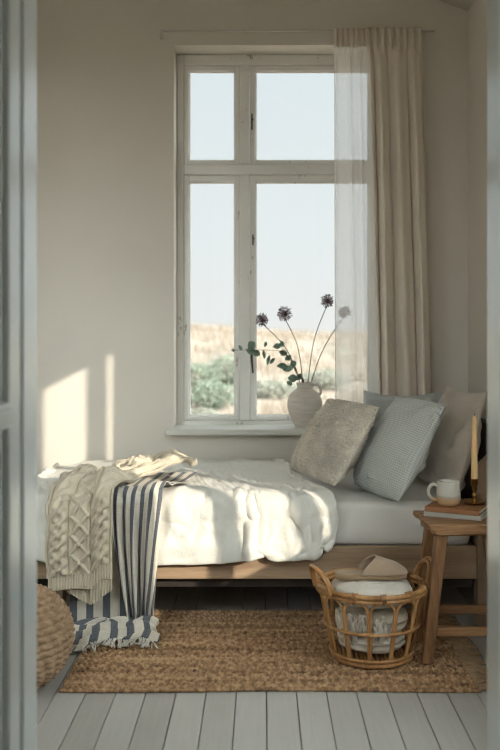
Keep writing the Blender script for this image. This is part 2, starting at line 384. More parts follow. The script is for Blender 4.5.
# ------------------------------------------------------------------ the setting
def build_shell():
    # floor boards, run towards the window
    bm = bmesh.new(); x = -2.0
    while x < 1.6:
        w = 0.0875
        ends = [-1.6 + (random.random() * 0.9), 1.2 + random.random() * 0.5, 3.2 + random.random() * 0.9, YW + 0.02]
        prev = -2.0
        for e in ends:
            box(bm, (x + 0.0012, prev + 0.0006, -0.025), (x + w - 0.0012, e - 0.0006, random.uniform(-0.0008, 0.0)), 0.0015, 1); prev = e
        x += w
    tag(bm_obj('floor', bm, M['floor']), kind='structure')
    bm = bmesh.new(); box(bm, (-2.0, -2.0, -0.12), (1.6, YW + 0.3, -0.0255)); tag(bm_obj('floor_base', bm, M['gap']), kind='structure')
    # walls
    wall_with_hole('wall_back', 'Y', YW, 0.30, (XL - 0.1, -0.1), (XR + 0.1, 3.4), ((-0.405, 0.585), (0.575, 2.3666)), M['wall'])
    wall_with_hole('wall_right', 'X', XR, 0.07, (YF - 0.09, -0.1), (YW, 3.4), ((1.75, 0.68), (2.522, 1.84)), M['wall'])
    bm = bmesh.new(); box(bm, (XL - 0.12, YF - 0.09, -0.1), (XL, YW, 3.4)); tag(bm_obj('wall_left', bm, M['wall']), kind='structure')
    wall_with_hole('wall_front', 'Y', YF - 0.09, 0.088, (-0.66, -0.1), (XR + 0.07, 3.4), ((-0.445, -0.1), (0.445, 2.22)), M['wall'])
    wall_with_hole('wall_front_left', 'Y', YF - 0.09, 0.088, (XL - 0.1, -0.1), (-0.66, 3.4), ((-1.54, 0.95), (-0.74, 2.25)), M['wall'])  # opening for the added fill window
    # sloping attic ceiling, rising to the left from the right wall
    prof = [(XR + 0.07, 2.52 - 0.028), (-0.20, 2.52 + 0.4 * (XR + 0.20)), (-0.7, 2.98), (XL - 0.12, 2.98)]
    prof2 = [(px_, pz + 0.1) for px_, pz in prof]
    vs, fs = [], []
    for y in (YF - 0.09, YW + 0.02): vs += [(p[0], y, p[1]) for p in prof + prof2[::-1]]
    n = 8
    for i in range(n): fs.append((i, (i + 1) % n, n + (i + 1) % n, n + i))
    tag(pyd('ceiling', vs, fs, M['ceiling'], smooth=False), kind='structure')
    # doorway lining
    for nm, s in (('trim_1', -1), ('trim_2', 1)):
        bm = bmesh.new()
        box(bm, (min(s * 0.425, s * 0.4455), YF - 0.095, 0.0), (max(s * 0.425, s * 0.4455), YF + 0.001, 2.2), 0.003)
        box(bm, (min(s * 0.43, s * 0.52), YF, 0.0), (max(s * 0.43, s * 0.52), YF + 0.016, 2.28), 0.004)
        box(bm, (min(s * 0.44, s * 0.53), YF - 0.109, 0.0), (max(s * 0.44, s * 0.53), YF - 0.0915, 2.28), 0.004)
        tag(bm_obj(nm, bm, M['jamb']), kind='structure')
    bm = bmesh.new(); box(bm, (-0.4455, YF - 0.095, 2.2), (0.4455, YF + 0.001, 2.2205), 0.003); tag(bm_obj('trim_3', bm, M['jamb']), kind='structure')
    # the door itself, standing open into the hall on the left
    X0, X1, yh = -0.46, -0.4265, YF - 0.112
    r = empty('door_1', (-0.45, yh, 0)); tag(r, kind='structure')
    bm = bmesh.new(); y0 = yh - 0.80
    for (a, b, c, d) in ((yh - 0.072, yh, 0.01, 2.18), (y0, y0 + 0.1, 0.01, 2.18), (y0 + 0.1, yh - 0.072, 0.01, 0.2), (y0 + 0.1, yh - 0.072, 0.888, 0.932), (y0 + 0.1, yh - 0.072, 2.06, 2.18)):
        box(bm, (X0, a, c), (X1, b, d), 0.003)
    box(bm, (X0, y0 + 0.1, 0.898), (X1 + 0.010, yh - 0.072, 0.922), 0.004)
    bm_obj('door_frame', bm, M['jamb'], r)
    bm = bmesh.new()
    for c, d in ((0.2, 0.888), (0.932, 2.06)): box(bm, (X0 + 0.01, y0 + 0.1, c), (X1 - 0.012, yh - 0.072, d))
    bm_obj('door_panel', bm, M['jamb'], r)
    # hall the camera stands in
    wall_with_hole('wall_hall_left', 'X', -0.70, 0.06, (-2.0, -0.1), (YF - 0.09, 2.5), ((-1.5, 0.6), (0.1, 2.2)), M['hall'])  # opening added in the unseen hall wall to light the jambs
    bm = bmesh.new(); box(bm, (1.0, -2.0, -0.1), (1.1, YF - 0.09, 2.5)); tag(bm_obj('wall_hall_right', bm, M['hall']), kind='structure')
    bm = bmesh.new(); box(bm, (-0.7, -2.0, 2.5), (1.1, YF - 0.09, 2.6)); tag(bm_obj('ceiling_hall', bm, M['hall']), kind='structure')
    bm = bmesh.new(); box(bm, (-0.7, -2.1, -0.1), (1.1, -2.0, 2.6)); tag(bm_obj('wall_hall_rear', bm, M['hall']), kind='structure')

def sash(name, x0, x1, z0, z1, gx0, gx1, gz0, gz1, y, root):
    bm = bmesh.new(); d = 0.036
    box(bm, (x0, y, z0), (gx0, y + d, z1), 0.004); box(bm, (gx1, y, z0), (x1, y + d, z1), 0.004)
    box(bm, (gx0, y, z0), (gx1, y + d, gz0), 0.004); box(bm, (gx0, y, gz1), (gx1, y + d, z1), 0.004)
    # putty bead
    for (a, b, c, e) in ((gx0, gx0 + 0.006, gz0, gz1), (gx1 - 0.006, gx1, gz0, gz1), (gx0, gx1, gz0, gz0 + 0.006), (gx0, gx1, gz1 - 0.006, gz1)):
        box(bm, (a, y + 0.012, c), (b, y + 0.026, e), 0.002, 1)
    o = bm_obj(name, bm, M['frame'], root)
    bm = bmesh.new(); box(bm, (gx0 - 0.004, y + 0.018, gz0 - 0.004), (gx1 + 0.004, y + 0.022, gz1 + 0.004)); bm_obj('pane', bm, M['glass'], o)
    return o
def build_window():
    y = 4.38
    r = empty('window_1', (0.04, y, 0.6)); tag(r, kind='structure')
    bm = bmesh.new()
    X0, X1, Z0, Z1 = -0.4045, 0.5745, 0.6, 2.366
    box(bm, (X0, y, Z0), (-0.371, y + 0.075, Z1), 0.005); box(bm, (0.538, y, Z0), (X1, y + 0.075, Z1), 0.005)
    box(bm, (-0.371, y, 2.316), (0.538, y + 0.075, Z1), 0.005); box(bm, (-0.371, y, Z0), (0.538, y + 0.075, 0.630), 0.005)
    box(bm, (-0.371, y - 0.006, 1.796), (0.538, y + 0.075, 1.845), 0.006)
    bm_obj('window_frame', bm, M['frame'], r)
    bm = bmesh.new(); box(bm, (-0.106, y - 0.008, 0.630), (-0.058, y + 0.07, 1.796), 0.006); box(bm, (-0.106, y - 0.008, 1.845), (-0.058, y + 0.07, 2.316), 0.006)
    bm_obj('mullion', bm, M['frame'], r)
    ys = y + 0.008
    for (x0, x1, g0, g1) in ((-0.370, -0.107, -0.347, -0.128), (-0.057, 0.537, -0.031, 0.508)):
        sash('sash', x0, x1, 0.631, 1.795, g0, g1, 0.652, 1.763, ys, r)
        sash('sash', x0, x1, 1.846, 2.315, g0, g1, 1.864, 2.291, ys, r)
    # iron hardware on the middle post
    for (px, py, h) in ((252, 122, 0.075), (253, 240, 0.05)):
        p = W(px, py, y); g = Geo()
        g.add(tube_geo([(p.x, y - 0.004, p.z - h / 2), (p.x, y - 0.006, p.z), (p.x, y - 0.004, p.z + h / 2)], 0.0035, 8))
        g.add(tube_geo([(p.x - 0.002, y - 0.012, p.z + h * 0.25), (p.x + 0.006, y - 0.006, p.z + h * 0.1)], 0.003, 6)).build('hinge', M['iron'], r)
    p = W(252, 352, y); g = Geo()
    g.add(tube_geo([(p.x, y - 0.006, p.z + 0.02), (p.x, y - 0.02, p.z + 0.01), (p.x - 0.001, y - 0.022, p.z - 0.03), (p.x + 0.005, y - 0.018, p.z - 0.10)], [0.006, 0.006, 0.0055, 0.004], 8)).build('window_stay', M['iron'], r)
    # sill board with rounded ends
    bm = bmesh.new(); box(bm, (-0.4045, 4.24, 0.588), (0.5745, 4.44, 0.612)); box(bm, (-0.44, 4.165, 0.582), (0.64, 4.2395, 0.612), 0.009, 3)
    bm_obj('window_sill', bm, M['sill'], r)
    # second window, in the right wall towards the doorway (sun comes through it)
    r2 = empty('window_2', (XR, 2.1, 0.7)); tag(r2, kind='structure'); x0, x1 = XR + 0.02, XR + 0.05
    bm = bmesh.new()
    for (a, b, c, d) in ((1.75, 1.765, 0.68, 1.84), (2.070, 2.138, 0.68, 1.84), (2.374, 2.446, 0.68, 1.84), (1.75, 2.522, 0.68, 0.71), (1.75, 2.522, 1.822, 1.84)):
        box(bm, (x0, a, c), (x1, b, d))
    bm_obj('window_frame', bm, M['frame'], r2)
    bm = bmesh.new(); box(bm, (x0 + 0.013, 1.75, 0.68), (x0 + 0.017, 2.522, 1.84)); bm_obj('pane', bm, M['glass'], r2)

def build_fill_window():
    # added unseen window beside the doorway, lets in fill light from the sun side
    y0, y1 = YF - 0.075, YF - 0.035
    r = empty('fill_window', (-1.14, y0, 0.95)); tag(r, kind='structure'); bm = bmesh.new()
    for a, b, c, d in ((-1.54, -1.50, 0.95, 2.25), (-0.78, -0.74, 0.95, 2.25), (-1.16, -1.12, 0.95, 2.25), (-1.54, -0.74, 0.95, 0.99), (-1.54, -0.74, 2.21, 2.25)): box(bm, (a, y0, c), (b, y1, d))
    bm_obj('window_frame', bm, M['frame'], r)
    bm = bmesh.new(); box(bm, (-1.54, y0 + 0.018, 0.95), (-0.74, y0 + 0.022, 2.25)); bm_obj('pane', bm, M['glass'], r)

# ------------------------------------------------------------------ curtains
def curtain(name, label, xt, xb, z0, z1, nf, amp, mat, yc, head_h, seed, hem=False):
    nu, nv = 150, 90
    u = np.linspace(0, 1, nu)[:, None] * np.ones((1, nv)); v = np.linspace(0, 1, nv)[None, :] * np.ones((nu, 1))
    z = z1 + (z0 - z1) * v
    xl = xt[0] + (xb[0] - xt[0]) * v ** 0.8; xr_ = xt[1] + (xb[1] - xt[1]) * v ** 0.8
    rs = np.random.default_rng(seed); ph = rs.uniform(0, 6.28, 4)
    # fold phase runs unevenly across the width, folds drift slowly down
    uu = u + 0.035 * np.sin(2 * PI * u * 1.5 + ph[0]) + 0.03 * np.sin(2.2 * v + 5 * u + ph[1]) * v
    a = 2 * PI * nf * uu
    wave = np.sin(a) + 0.35 * np.sin(2 * a + ph[2]) + 0.4 * np.sin(0.5 * a + ph[3])
    am = amp * (0.55 + 0.45 * sm(0.03, 0.3, v)) * (0.8 + 0.5 * v)
    pleat = np.sin(2 * PI * nf * 2.2 * u + ph[1])
    hd = 1 - sm(head_h * 0.7, head_h * 1.5, v)
    y = yc + am * wave * (1 - hd) + hd * amp * 0.55 * np.sign(pleat) * np.abs(pleat) ** 0.6
    pinch = np.exp(-((v - head_h) / 0.012) ** 2) * amp * 0.35
    y = y + pinch
    x = xl + (xr_ - xl) * (u + 0.02 * np.cos(a) * (1 - hd))
    z = z + hd * 0.004 * pleat
    P = np.stack([x, y, z], -1)
    return P
def build_curtains():
    r = tag(tube_obj('curtain_rod', [(-0.455, 4.192, 2.415), (0.2, 4.192, 2.4165), (0.78, 4.192, 2.415)], 0.0042, M['sill'], None, 8), 'thin pale curtain rod fixed to the wall above the window', 'curtain rod')
    g = Geo().add(tube_geo([(-0.455, 4.239, 2.398), (-0.455, 4.215, 2.398), (-0.455, 4.192, 2.408), (-0.455, 4.192, 2.422)], 0.0055, 8)); g.add(lathe_geo([(0, -0.012), (0.008, -0.01), (0.009, 0), (0.008, 0.01), (0, 0.012)], (-0.455, 4.192, 2.389), 12))
    g.build('rod_bracket', M['sill'], r)
    P = curtain('sheer', '', (0.322, 0.478), (0.325, 0.532), 0.64, 2.416, 3.0, 0.012, None, 4.163, 0.05, 3)
    nh = 5
    s = tag(grid_obj('sheer_curtain', P, M['sheer']), 'white sheer curtain hanging half over the right window pane', 'curtain')
    grid_obj('heading', P[:, :nh] + np.array([0, -0.002, 0]), M['linen'], s)
    grid_obj('hem', P[:7] + np.array([0, -0.0018, 0]), M['sheer_hem'], s)
    P = curtain('linen', '', (0.468, 0.708), (0.518, 0.762), 0.64, 2.402, 3.3, 0.022, None, 4.095, 0.05, 5)
    c = tag(grid_obj('linen_curtain', P, M['linen'], thick=0.002), 'opaque beige linen curtain with pleated heading right of the window', 'curtain')
    g = Geo().add(tube_geo(spline([(0.60, 4.068, 2.325), (0.606, 4.062, 2.305), (0.60, 4.060, 2.29), (0.596, 4.065, 2.31)], 16), 0.006, 6))
    g.build('tie_knot', M['linen'], c)

# ------------------------------------------------------------------ bed
ZT = 0.44          # mattress top
def build_bed():
    b = empty('bed', (-0.2, 3.75, 0), 'low oak bed frame under the window, beneath the white mattress', 'bed')
    box_obj('side_rail', (-0.97, 3.290, 0.17), (0.765, 3.318, 0.285), M['oak'], b, 0.003)
    box_obj('side_rail', (-0.97, 4.195, 0.17), (0.765, 4.222, 0.285), M['oak'], b, 0.003)
    box_obj('foot_rail', (-0.998, 3.290, 0.17), (-0.9705, 4.222, 0.285), M['oak'], b, 0.003)
    box_obj('lower_rail', (-0.96, 3.335, 0.13), (0.76, 3.355, 0.172), M['dark_panel'], b, 0.002)
    for x, y in ((-0.80, 3.365), (-0.80, 4.13)):
        box_obj('leg', (x, y, 0.0), (x + 0.075, y + 0.06, 0.19), M['oak_z'], b, 0.003)
    bm = bmesh.new()
    for i in range(11): x = -0.92 + i * 0.155; box(bm, (x, 3.3185, 0.235), (x + 0.07, 4.1945, 0.25), 0.002, 1)
    bm_obj('slats', bm, M['oak'], b)
    # headboard: raked front and back posts, dark panel between
    for y0, y1 in ((3.285, 3.345), (4.15, 4.21)):
        x0, x1 = 0.766, 0.84
        prism_obj('headboard_post', [(x0, y0, 0), (x1, y0, 0), (x1, y1, 0), (x0, y1, 0)], [(x0, y0, 0.565), (x1, y0, 0.632), (x1, y1, 0.632), (x0, y1, 0.565)], M['oak_z'], b)
    box_obj('headboard_panel', (0.86, 3.30, 0.2), (0.90, 4.2, 0.70), M['dark_panel'], b, 0.006)
    box_obj('headboard_rail', (0.842, 3.30, 0.2), (0.859, 4.2, 0.28), M['oak_z'], b, 0.003)
    # mattress under a fitted sheet
    nx, ny = 130, 70; hx, hy = 0.855, 0.435; cx, cy = -0.10, 3.752; z0, z1 = 0.276, ZT
    bm = bmesh.new(); box(bm, (cx - hx, cy - hy, z0), (cx + hx, cy + hy, z1), 0.035, 5)
    bmesh.ops.subdivide_edges(bm, edges=[e for e in bm.edges if e.calc_length() > 0.3], cuts=70, use_grid_fill=True)
    bmesh.ops.subdivide_edges(bm, edges=[e for e in bm.edges if e.calc_length() > 0.08], cuts=3, use_grid_fill=True)
    for v in bm.verts:
        n = fbm(v.co.x * 5, v.co.y * 9, v.co.z * 14, 1, 3) * 0.0045 + 0.003 * math.sin(v.co.x * 21 + 4 * fbm(v.co.x, v.co.z, 0, 5)) * (1 if v.co.z < 0.42 and v.co.y < 3.4 else 0.2)
        if v.co.y < 3.33: v.co.y += n - 0.002
        if v.co.z > 0.43: v.co.z += n * 0.7 - 0.002
        if v.co.z > 0.30: v.co.z -= 0.024 * float(1 - sm(-0.955, -0.60, v.co.x)) * (v.co.z - 0.30) / 0.14
    m = tag(bm_obj('mattress', bm, M['sheet'], None, True), 'mattress in a white fitted sheet lying in the oak bed frame', 'mattress')

def sim(P, faces, colliders, frames, shrink=0.0, quality=7, mass=0.3, bend=0.5, tens=15, dist=0.012, selfc=False, pin=None):
    me = bpy.data.meshes.new('tmp'); me.from_pydata([tuple(p) for p in P], [], faces); o = bpy.data.objects.new('tmp', me); COL.objects.link(o)
    cl = []
    for lo, hi, bev in colliders:
        bm = bmesh.new(); box(bm, lo, hi, bev, 3); m2 = bpy.data.meshes.new('tmpc'); bm.to_mesh(m2); bm.free()
        c = bpy.data.objects.new('tmpc', m2); COL.objects.link(c); c.modifiers.new('c', 'COLLISION'); c.collision.thickness_outer = 0.004; c.collision.cloth_friction = 30; cl.append(c)
    if pin is not None:
        vg = o.vertex_groups.new(name='pin')
        for i, w in pin: vg.add([int(i)], float(w), 'REPLACE')
    md = o.modifiers.new('cloth', 'CLOTH'); s = md.settings; s.quality = quality; s.mass = mass; s.bending_stiffness = bend
    s.tension_stiffness = tens; s.compression_stiffness = tens; s.shear_stiffness = 5; s.air_damping = 2.0; s.shrink_min = shrink; s.shrink_max = shrink
    if pin is not None: s.vertex_group_mass = 'pin'
    md.collision_settings.distance_min = dist; md.collision_settings.collision_quality = 3; md.collision_settings.friction = 10
    md.collision_settings.use_self_collision = selfc
    if selfc: md.collision_settings.self_distance_min = 0.006
    md.point_cache.frame_start = 1; md.point_cache.frame_end = frames + 2
    SC.frame_start = 1; SC.frame_end = frames + 2
    for f in range(1, frames + 1): SC.frame_set(f)
    dg = bpy.context.evaluated_depsgraph_get(); ev = o.evaluated_get(dg); em = ev.to_mesh()
    Q = np.empty(len(em.vertices) * 3); em.vertices.foreach_get('co', Q); ev.to_mesh_clear()
    for x in [o] + cl:
        d = x.data; bpy.data.objects.remove(x); bpy.data.meshes.remove(d)
    SC.frame_set(1)
    return Q.reshape(-1, 3)

def build_duvet():
    nu, nv = 130, 100
    P = np.zeros((nu, nv, 3)); top = 0.86; hang = 0.158
    L = top + hang
    for i in range(nu):
        u = i / (nu - 1)
        for j in range(nv):
            d = L * j / (nv - 1)
            yy = 4.165 - d; xr = 0.06 + 0.16 * min(1, d / top) + 0.02 * math.sin(d * 9)
            x = -0.925 + (xr + 0.925) * u
            fold = 0.030 * math.exp(-((x + 0.06 + 0.10 * (d - 0.9)) / 0.018) ** 2) * float(sm(0.6, 0.95, d)) + 0.012 * math.exp(-((x - 0.10 - 0.25 * (d - 0.8)) / 0.025) ** 2) * float(sm(0.35, 0.8, d)) + 0.010 * math.exp(-((x + 0.30) / 0.03) ** 2) * float(sm(0.6, 0.95, d))
            nz = 0.022 * fbm(x * 4, d * 5, 0, 1, 3)
            if d <= top: P[i, j] = (x, yy, ZT + 0.03 + fold * 0.8 + abs(nz) + 0.01 * (1 - d / top))
            else:
                e = d - top; P[i, j] = (x, 4.165 - top - 0.012 - fold - abs(nz), ZT + 0.02 - e)
    faces = grid_faces(nu, nv); pin = [(j, 1.0) for j in range(int(nv * 0.8))] + [((nu - 1) * nv + j, 1.0) for j in range(0, int(nv * 0.62), 1)]
    Q = sim(P.reshape(-1, 3), faces, [((-0.955, 3.312, 0.2), (0.8, 4.2, ZT + 0.004), 0.03), ((-1.0, 3.284, 0.16), (0.8, 3.32, 0.288), 0.004)], 30, shrink=-0.075, quality=6, bend=0.25, tens=20, dist=0.014, pin=pin)
    Q = Q.reshape(nu, nv, 3)
    # fine creases, stronger towards the hem and along the front edge
    du = np.gradient(Q, axis=0); dv = np.gradient(Q, axis=1); N = np.cross(du, dv); N /= np.linalg.norm(N, axis=2)[..., None] + 1e-12
    if N[nu // 2, nv // 3, 2] < 0: N = -N
    for i in range(nu):
        for j in range(nv):
            p = Q[i, j]; d = L * j / (nv - 1); x = p[0]
            r1 = (1 - abs(fbm(x * 5.5 + 0.6 * d, d * 3.2, 7, 1, 2)) * 3.2); r2 = (1 - abs(fbm(x * 13, d * 8, 3, 1, 2)) * 3.2)
            k = 0.45 + 0.55 * float(sm(0.5, 0.9, d))
            Q[i, j] = p + N[i, j] * (k * 0.013 * max(r1, 0) ** 2 + k * 0.006 * max(r2, 0) ** 1.5 + 0.018 * fbm(x * 3.2, d * 4.0, 1, 1, 2) * (1 - float(sm(0.75, 0.95, d))) + 0.004)
            if d < top: Q[i, j, 2] -= 0.022 * float(1 - sm(-0.93, -0.62, x))
            if d > L - 0.05: Q[i, j, 2] += 0.010 * fbm(x * 7, 0, 5, 1, 2)
    # keep clear of the wall behind
    Q[..., 1] = np.minimum(Q[..., 1], 4.215)
    o = grid_obj('duvet', Q, M['duvet'], thick=0.012, sub=1)
    tag(o, 'crumpled white linen duvet hanging over the front of the bed', 'duvet')
    return Q

make_materials()
build_shell(); build_window(); build_fill_window(); build_curtains(); build_bed(); DUV = build_duvet()
# ------------------------------------------------------------------ throws on the bed
def duvet_height():
    # highest duvet point over a coarse x,y raster and its foremost y per x
    H = {}; Fy = {}
    for p in DUV.reshape(-1, 3):
        k = (round(p[0] / 0.04), round(p[1] / 0.04)); H[k] = max(H.get(k, 0), p[2])
        kx = round(p[0] / 0.04)
        if p[2] > 0.15: Fy[kx] = min(Fy.get(kx, 9), p[1])
    def cell(i, j):
        return max(max(H.get((i + a, j + b), 0) for a in (-1, 0, 1) for b in (-1, 0, 1)), ZT + 0.01)
    def top(x, y):
        fx, fy = x / 0.04, y / 0.04; i, j = math.floor(fx), math.floor(fy); p, q = fx - i, fy - j
        return (cell(i, j) * (1 - p) + cell(i + 1, j) * p) * (1 - q) + (cell(i, j + 1) * (1 - p) + cell(i + 1, j + 1) * p) * q
    def front(x):
        i = round(x / 0.04); return min(Fy.get(i + a, 9) for a in (-1, 0, 1))
    return top, front
def bed_profile(top, yf, d, r=0.035):
    # distance d past the front edge: d<0 on top, d>0 hanging.  returns y, z, normal (ny, nz)
    q = r * PI / 2
    if d < -q / 2: return yf + r + (-d - q / 2), top, 0.0, 1.0
    if d > q / 2: return yf, top - r - (d - q / 2), -1.0, 0.0
    a = (d + q / 2) / q * PI / 2
    return yf + r - r * math.sin(a), top - r + r * math.cos(a), -math.sin(a), math.cos(a)

def tri(x): return 1 - 4 * abs((x % 1.0) - 0.5)     # -1..1
def cable_relief(a, b, L, ribhem=True):
    h = 0.0010 * math.sin(2 * PI * a / 0.0052) * math.sin(2 * PI * b / 0.0065)
    if ribhem and b > L - 0.042:
        return 0.0045 * math.cos(2 * PI * a / 0.0098) - 0.001
    g = lambda x, w: math.exp(-(x / w) ** 2)
    for c, ph in ((0.046, 0.0), (0.190, 0.5)):
        t = b / 0.078 + ph; w = 2 * PI * t
        for s in (0, PI):
            over = 0.5 + 0.5 * math.sin(w + s)
            h += 0.0165 * g(a - c - 0.0165 * math.cos(w + s), 0.0105) * (0.45 + 0.55 * over)
        for e in (-0.034, 0.034): h -= 0.0075 * g(a - c - e, 0.004)
        for e in (-0.041, 0.041): h += 0.0035 * g(a - c - e, 0.0035)
    k = 0.030 * tri(b / 0.13 + 0.1)
    h += 0.0125 * (g(a - 0.118 - k, 0.0048) + g(a - 0.118 + k, 0.0048))
    return h

def build_throws():
    top, front = duvet_height()
    # ---- striped throw: hangs over the front of the bed and gathers on the rug
    YB = min(front(xx) for xx in np.linspace(-0.72, -0.34, 20)) - 0.026; print('YB', YB)
    root = None
    def ztop(x, y): return top(x, y) + 0.012
    nu, nv = 90, 190
    Wd = 0.34; uv = np.zeros((nu, nv, 2)); P = np.zeros((nu, nv, 3))
    hang = 0.47; Ltop = 0.42; Lfl = 0.30; L = Ltop + hang + Lfl
    for i in range(nu):
        u = i / (nu - 1)
        for j in range(nv):
            t = L * j / (nv - 1); d = t - Ltop
            if d < 0:
                k = -d / Ltop; xl, xr = -0.530 + 0.02 * k, -0.345 + 0.09 * k ** 0.7
            else:
                k = min(1, d / hang); xl = -0.530 + 0.075 * k ** 1.3; xr = -0.345 - 0.038 * k
            e = max(0.0, d - hang + 0.03)
            kf = float(sm(0.0, 0.14, e)); xl += kf * (-0.668 - xl); xr += kf * (-0.352 - xr) + 0.014 * math.sin(30 * e) * kf
            x = xl + (xr - xl) * u
            amp = 0.011 * float(sm(-0.05, 0.12, d)) * (1 - 0.4 * kf) + 0.006
            ph = 2 * PI * (2.6 * u + 0.35 * d) + 0.8 * math.sin(3 * d + 2 * u)
            fold = amp * (math.sin(ph) + 0.5 * math.sin(2.3 * ph + 1.2)) + 0.004 * fbm(x * 14, t * 7, 2, 1, 2)
            if d - hang < -0.03 or e == 0:
                yy, zz, ny, nz = bed_profile(ztop(x, 3.3 + max(0, -d)) if d > -0.05 else ztop(x, 3.29 - d), YB + 0.012, d, 0.03)
                off = 0.018 + fold * (1.0 if nz < 0.5 else 0.5)
                if nz >= 0.5: off = 0.004 + abs(fold) * 0.3 + 0.020 * (1 - float(sm(0.02, 0.07, -d)))
                P[i, j] = (x, yy + ny * off, zz + nz * off)
            else:
                # turns onto the rug and runs towards the camera in small heaps
                zb = P[i, j - 1]
                f = e - 0.0; yy = YB - 0.008 - 0.150 * float(sm(0, Lfl + 0.03, f)) - (0.03 * math.sin(u * 5 + 1) + 0.014 * math.sin(u * 17 + 9 * f)) * kf
                heap = abs(math.sin(2 * PI * (f / 0.15) + 5.5 * u + 1.0)) * 0.034 + 0.020 * (0.5 + 0.5 * math.sin(15 * u + f * 10)) + 0.012 * max(0, fbm(x * 16, f * 16, 1, 1, 2))
                zfl = 0.018 + heap * (1 - float(sm(0.2, Lfl + 0.03, f)) * 0.75)
                z0 = 0.06; q = float(sm(0, 0.07, f))
                P[i, j] = (x, yy - fold * (1 - q), (z0 - f * 0.8) * (1 - q) + zfl * q if f < 0.07 else zfl)
            uv[i, j] = (u * Wd + 0.20 * max(0.0, min(d, hang)) + 0.012 * math.sin(6 * t), t)
    # lower limit: above the rug
    P[..., 2] = np.maximum(P[..., 2], 0.017)
    s = tag(grid_obj('striped_throw', P, M['stripe'], None, uv, thick=0.003, sub=1), 'blue and white striped throw falling from the bed onto the rug', 'throw')
    # part of the throw folded behind, straight and flat
    nu2, nv2 = 40, 80; Q = np.zeros((nu2, nv2, 3)); uq = np.zeros((nu2, nv2, 2))
    for i in range(nu2):
        u = i / (nu2 - 1)
        for j in range(nv2):
            t = j / (nv2 - 1); x = -0.672 + 0.225 * u
            Q[i, j] = (x, YB + 0.018 + 0.005 * math.sin(7 * u + 2 * t) - 0.01 * t, 0.40 - 0.382 * t); uq[i, j] = (u * 0.225 + 0.03, t)
    grid_obj('back_fold', Q, M['stripe'], s, uq, thick=0.003)
    g = Geo(); rr = random.Random(4)
    for i in range(0, nu, 2):
        p = P[i, -1]; q = P[i, -4]; dv = (p - q); dv /= np.linalg.norm(dv) + 1e-9; ln = rr.uniform(0.028, 0.05); sx = rr.uniform(-0.03, 0.02)
        for k in range(3):
            jx = rr.uniform(-0.006, 0.006)
            g.add(tube_geo(spline([p + (0, 0, 0.002), p + (sx * 0.4 + jx, -ln * 0.5, 0.002 - (p[2] - 0.018) * 0.5), (p[0] + sx + 2 * jx, p[1] - ln, 0.0175)], 6), 0.0021, 5))
    g.build('fringe', M['stripe_fringe'], s)

    # ---- cable-knit blanket
    nu, nv = 150, 330; P = np.zeros((nu, nv, 3)); Ltop, hang = 0.46, 0.285; L = Ltop + hang; Wd = 0.23
    YK = YB - 0.060
    for i in range(nu):
        u = i / (nu - 1)
        for j in range(nv):
            t = L * j / (nv - 1); d = t - Ltop
            if d < 0:
                k = -d / Ltop; xl, xr = -0.742 - 0.02 * k, -0.512 + 0.26 * float(sm(0.02, 0.65, k))
            else:
                k = d / hang; xl, xr = -0.742 + 0.006 * k + 0.004 * math.sin(9 * k), -0.512 - 0.003 * k
            x = xl + (xr - xl) * u; y0 = 3.29 - min(d, 0)
            tz = top(x, max(3.29, y0)) + 0.002 - 0.018 * float(1 - sm(-0.76, -0.62, x))
            if x > -0.58: tz += 0.042 * float(sm(-0.60, -0.54, x))
            # crumpled heap on the mattress
            if d < 0:
                k = -d / Ltop
                rid = 1 - abs(fbm(x * 5.0 + 2, y0 * 6, 0.5, 1, 2)) * 2.4
                tz += float(sm(0.03, 0.25, k)) * (0.018 + 0.036 * max(0, rid) + 0.016 * math.sin(x * 17 + y0 * 9)) * (1 - 0.35 * float(sm(0.7, 1, k)))
            yy, zz, ny, nz = bed_profile(tz, YK, d, 0.035)
            rel = cable_relief(u * Wd, (t + 0.01), L)
            wav = 0.006 * math.sin(u * 5.0 + 1.2) * float(sm(0, 0.2, d)) + 0.004 * fbm(x * 6, t * 5, 4, 1, 2)
            if d > 0: zz -= 0.018 * (u - 0.3) * float(sm(0.1, 0.3, d))
            if u < 0.12: yy += 0.02 * (1 - u / 0.12) ** 2 * float(sm(-0.02, 0.05, d))
            P[i, j] = (x, yy + ny * (rel + wav), zz + nz * (rel + abs(wav)))
    kn = tag(grid_obj('knit_blanket', P, M['knit'], None, thick=0.006), 'cream cable-knit blanket draped over the left end of the bed', 'blanket')
    # under layer: ribbed corner tip hanging below
    nu2, nv2 = 90, 60; Q = np.zeros((nu2, nv2, 3))
    for i in range(nu2):
        u = i / (nu2 - 1); x = -0.738 + 0.222 * u
        ed = 0.205 - (0.095 * (u / 0.66) if u < 0.66 else 0.095 - 0.055 * (u - 0.66) / 0.34)
        for j in range(nv2):
            t = j / (nv2 - 1); z = 0.30 + (ed - 0.30) * t
            rib = 0.0028 * math.cos(2 * PI * (x + 0.25 * (1 - t) * (0.03 if u < 0.66 else -0.03)) / 0.0098)
            crease = -0.012 * math.exp(-((u - 0.64) / 0.035) ** 2)
            Q[i, j] = (x, YK + 0.0155 - rib - crease - 0.002 * math.sin(u * 9), z)
    grid_obj('under_layer', Q, M['knit'], kn, thick=0.004)

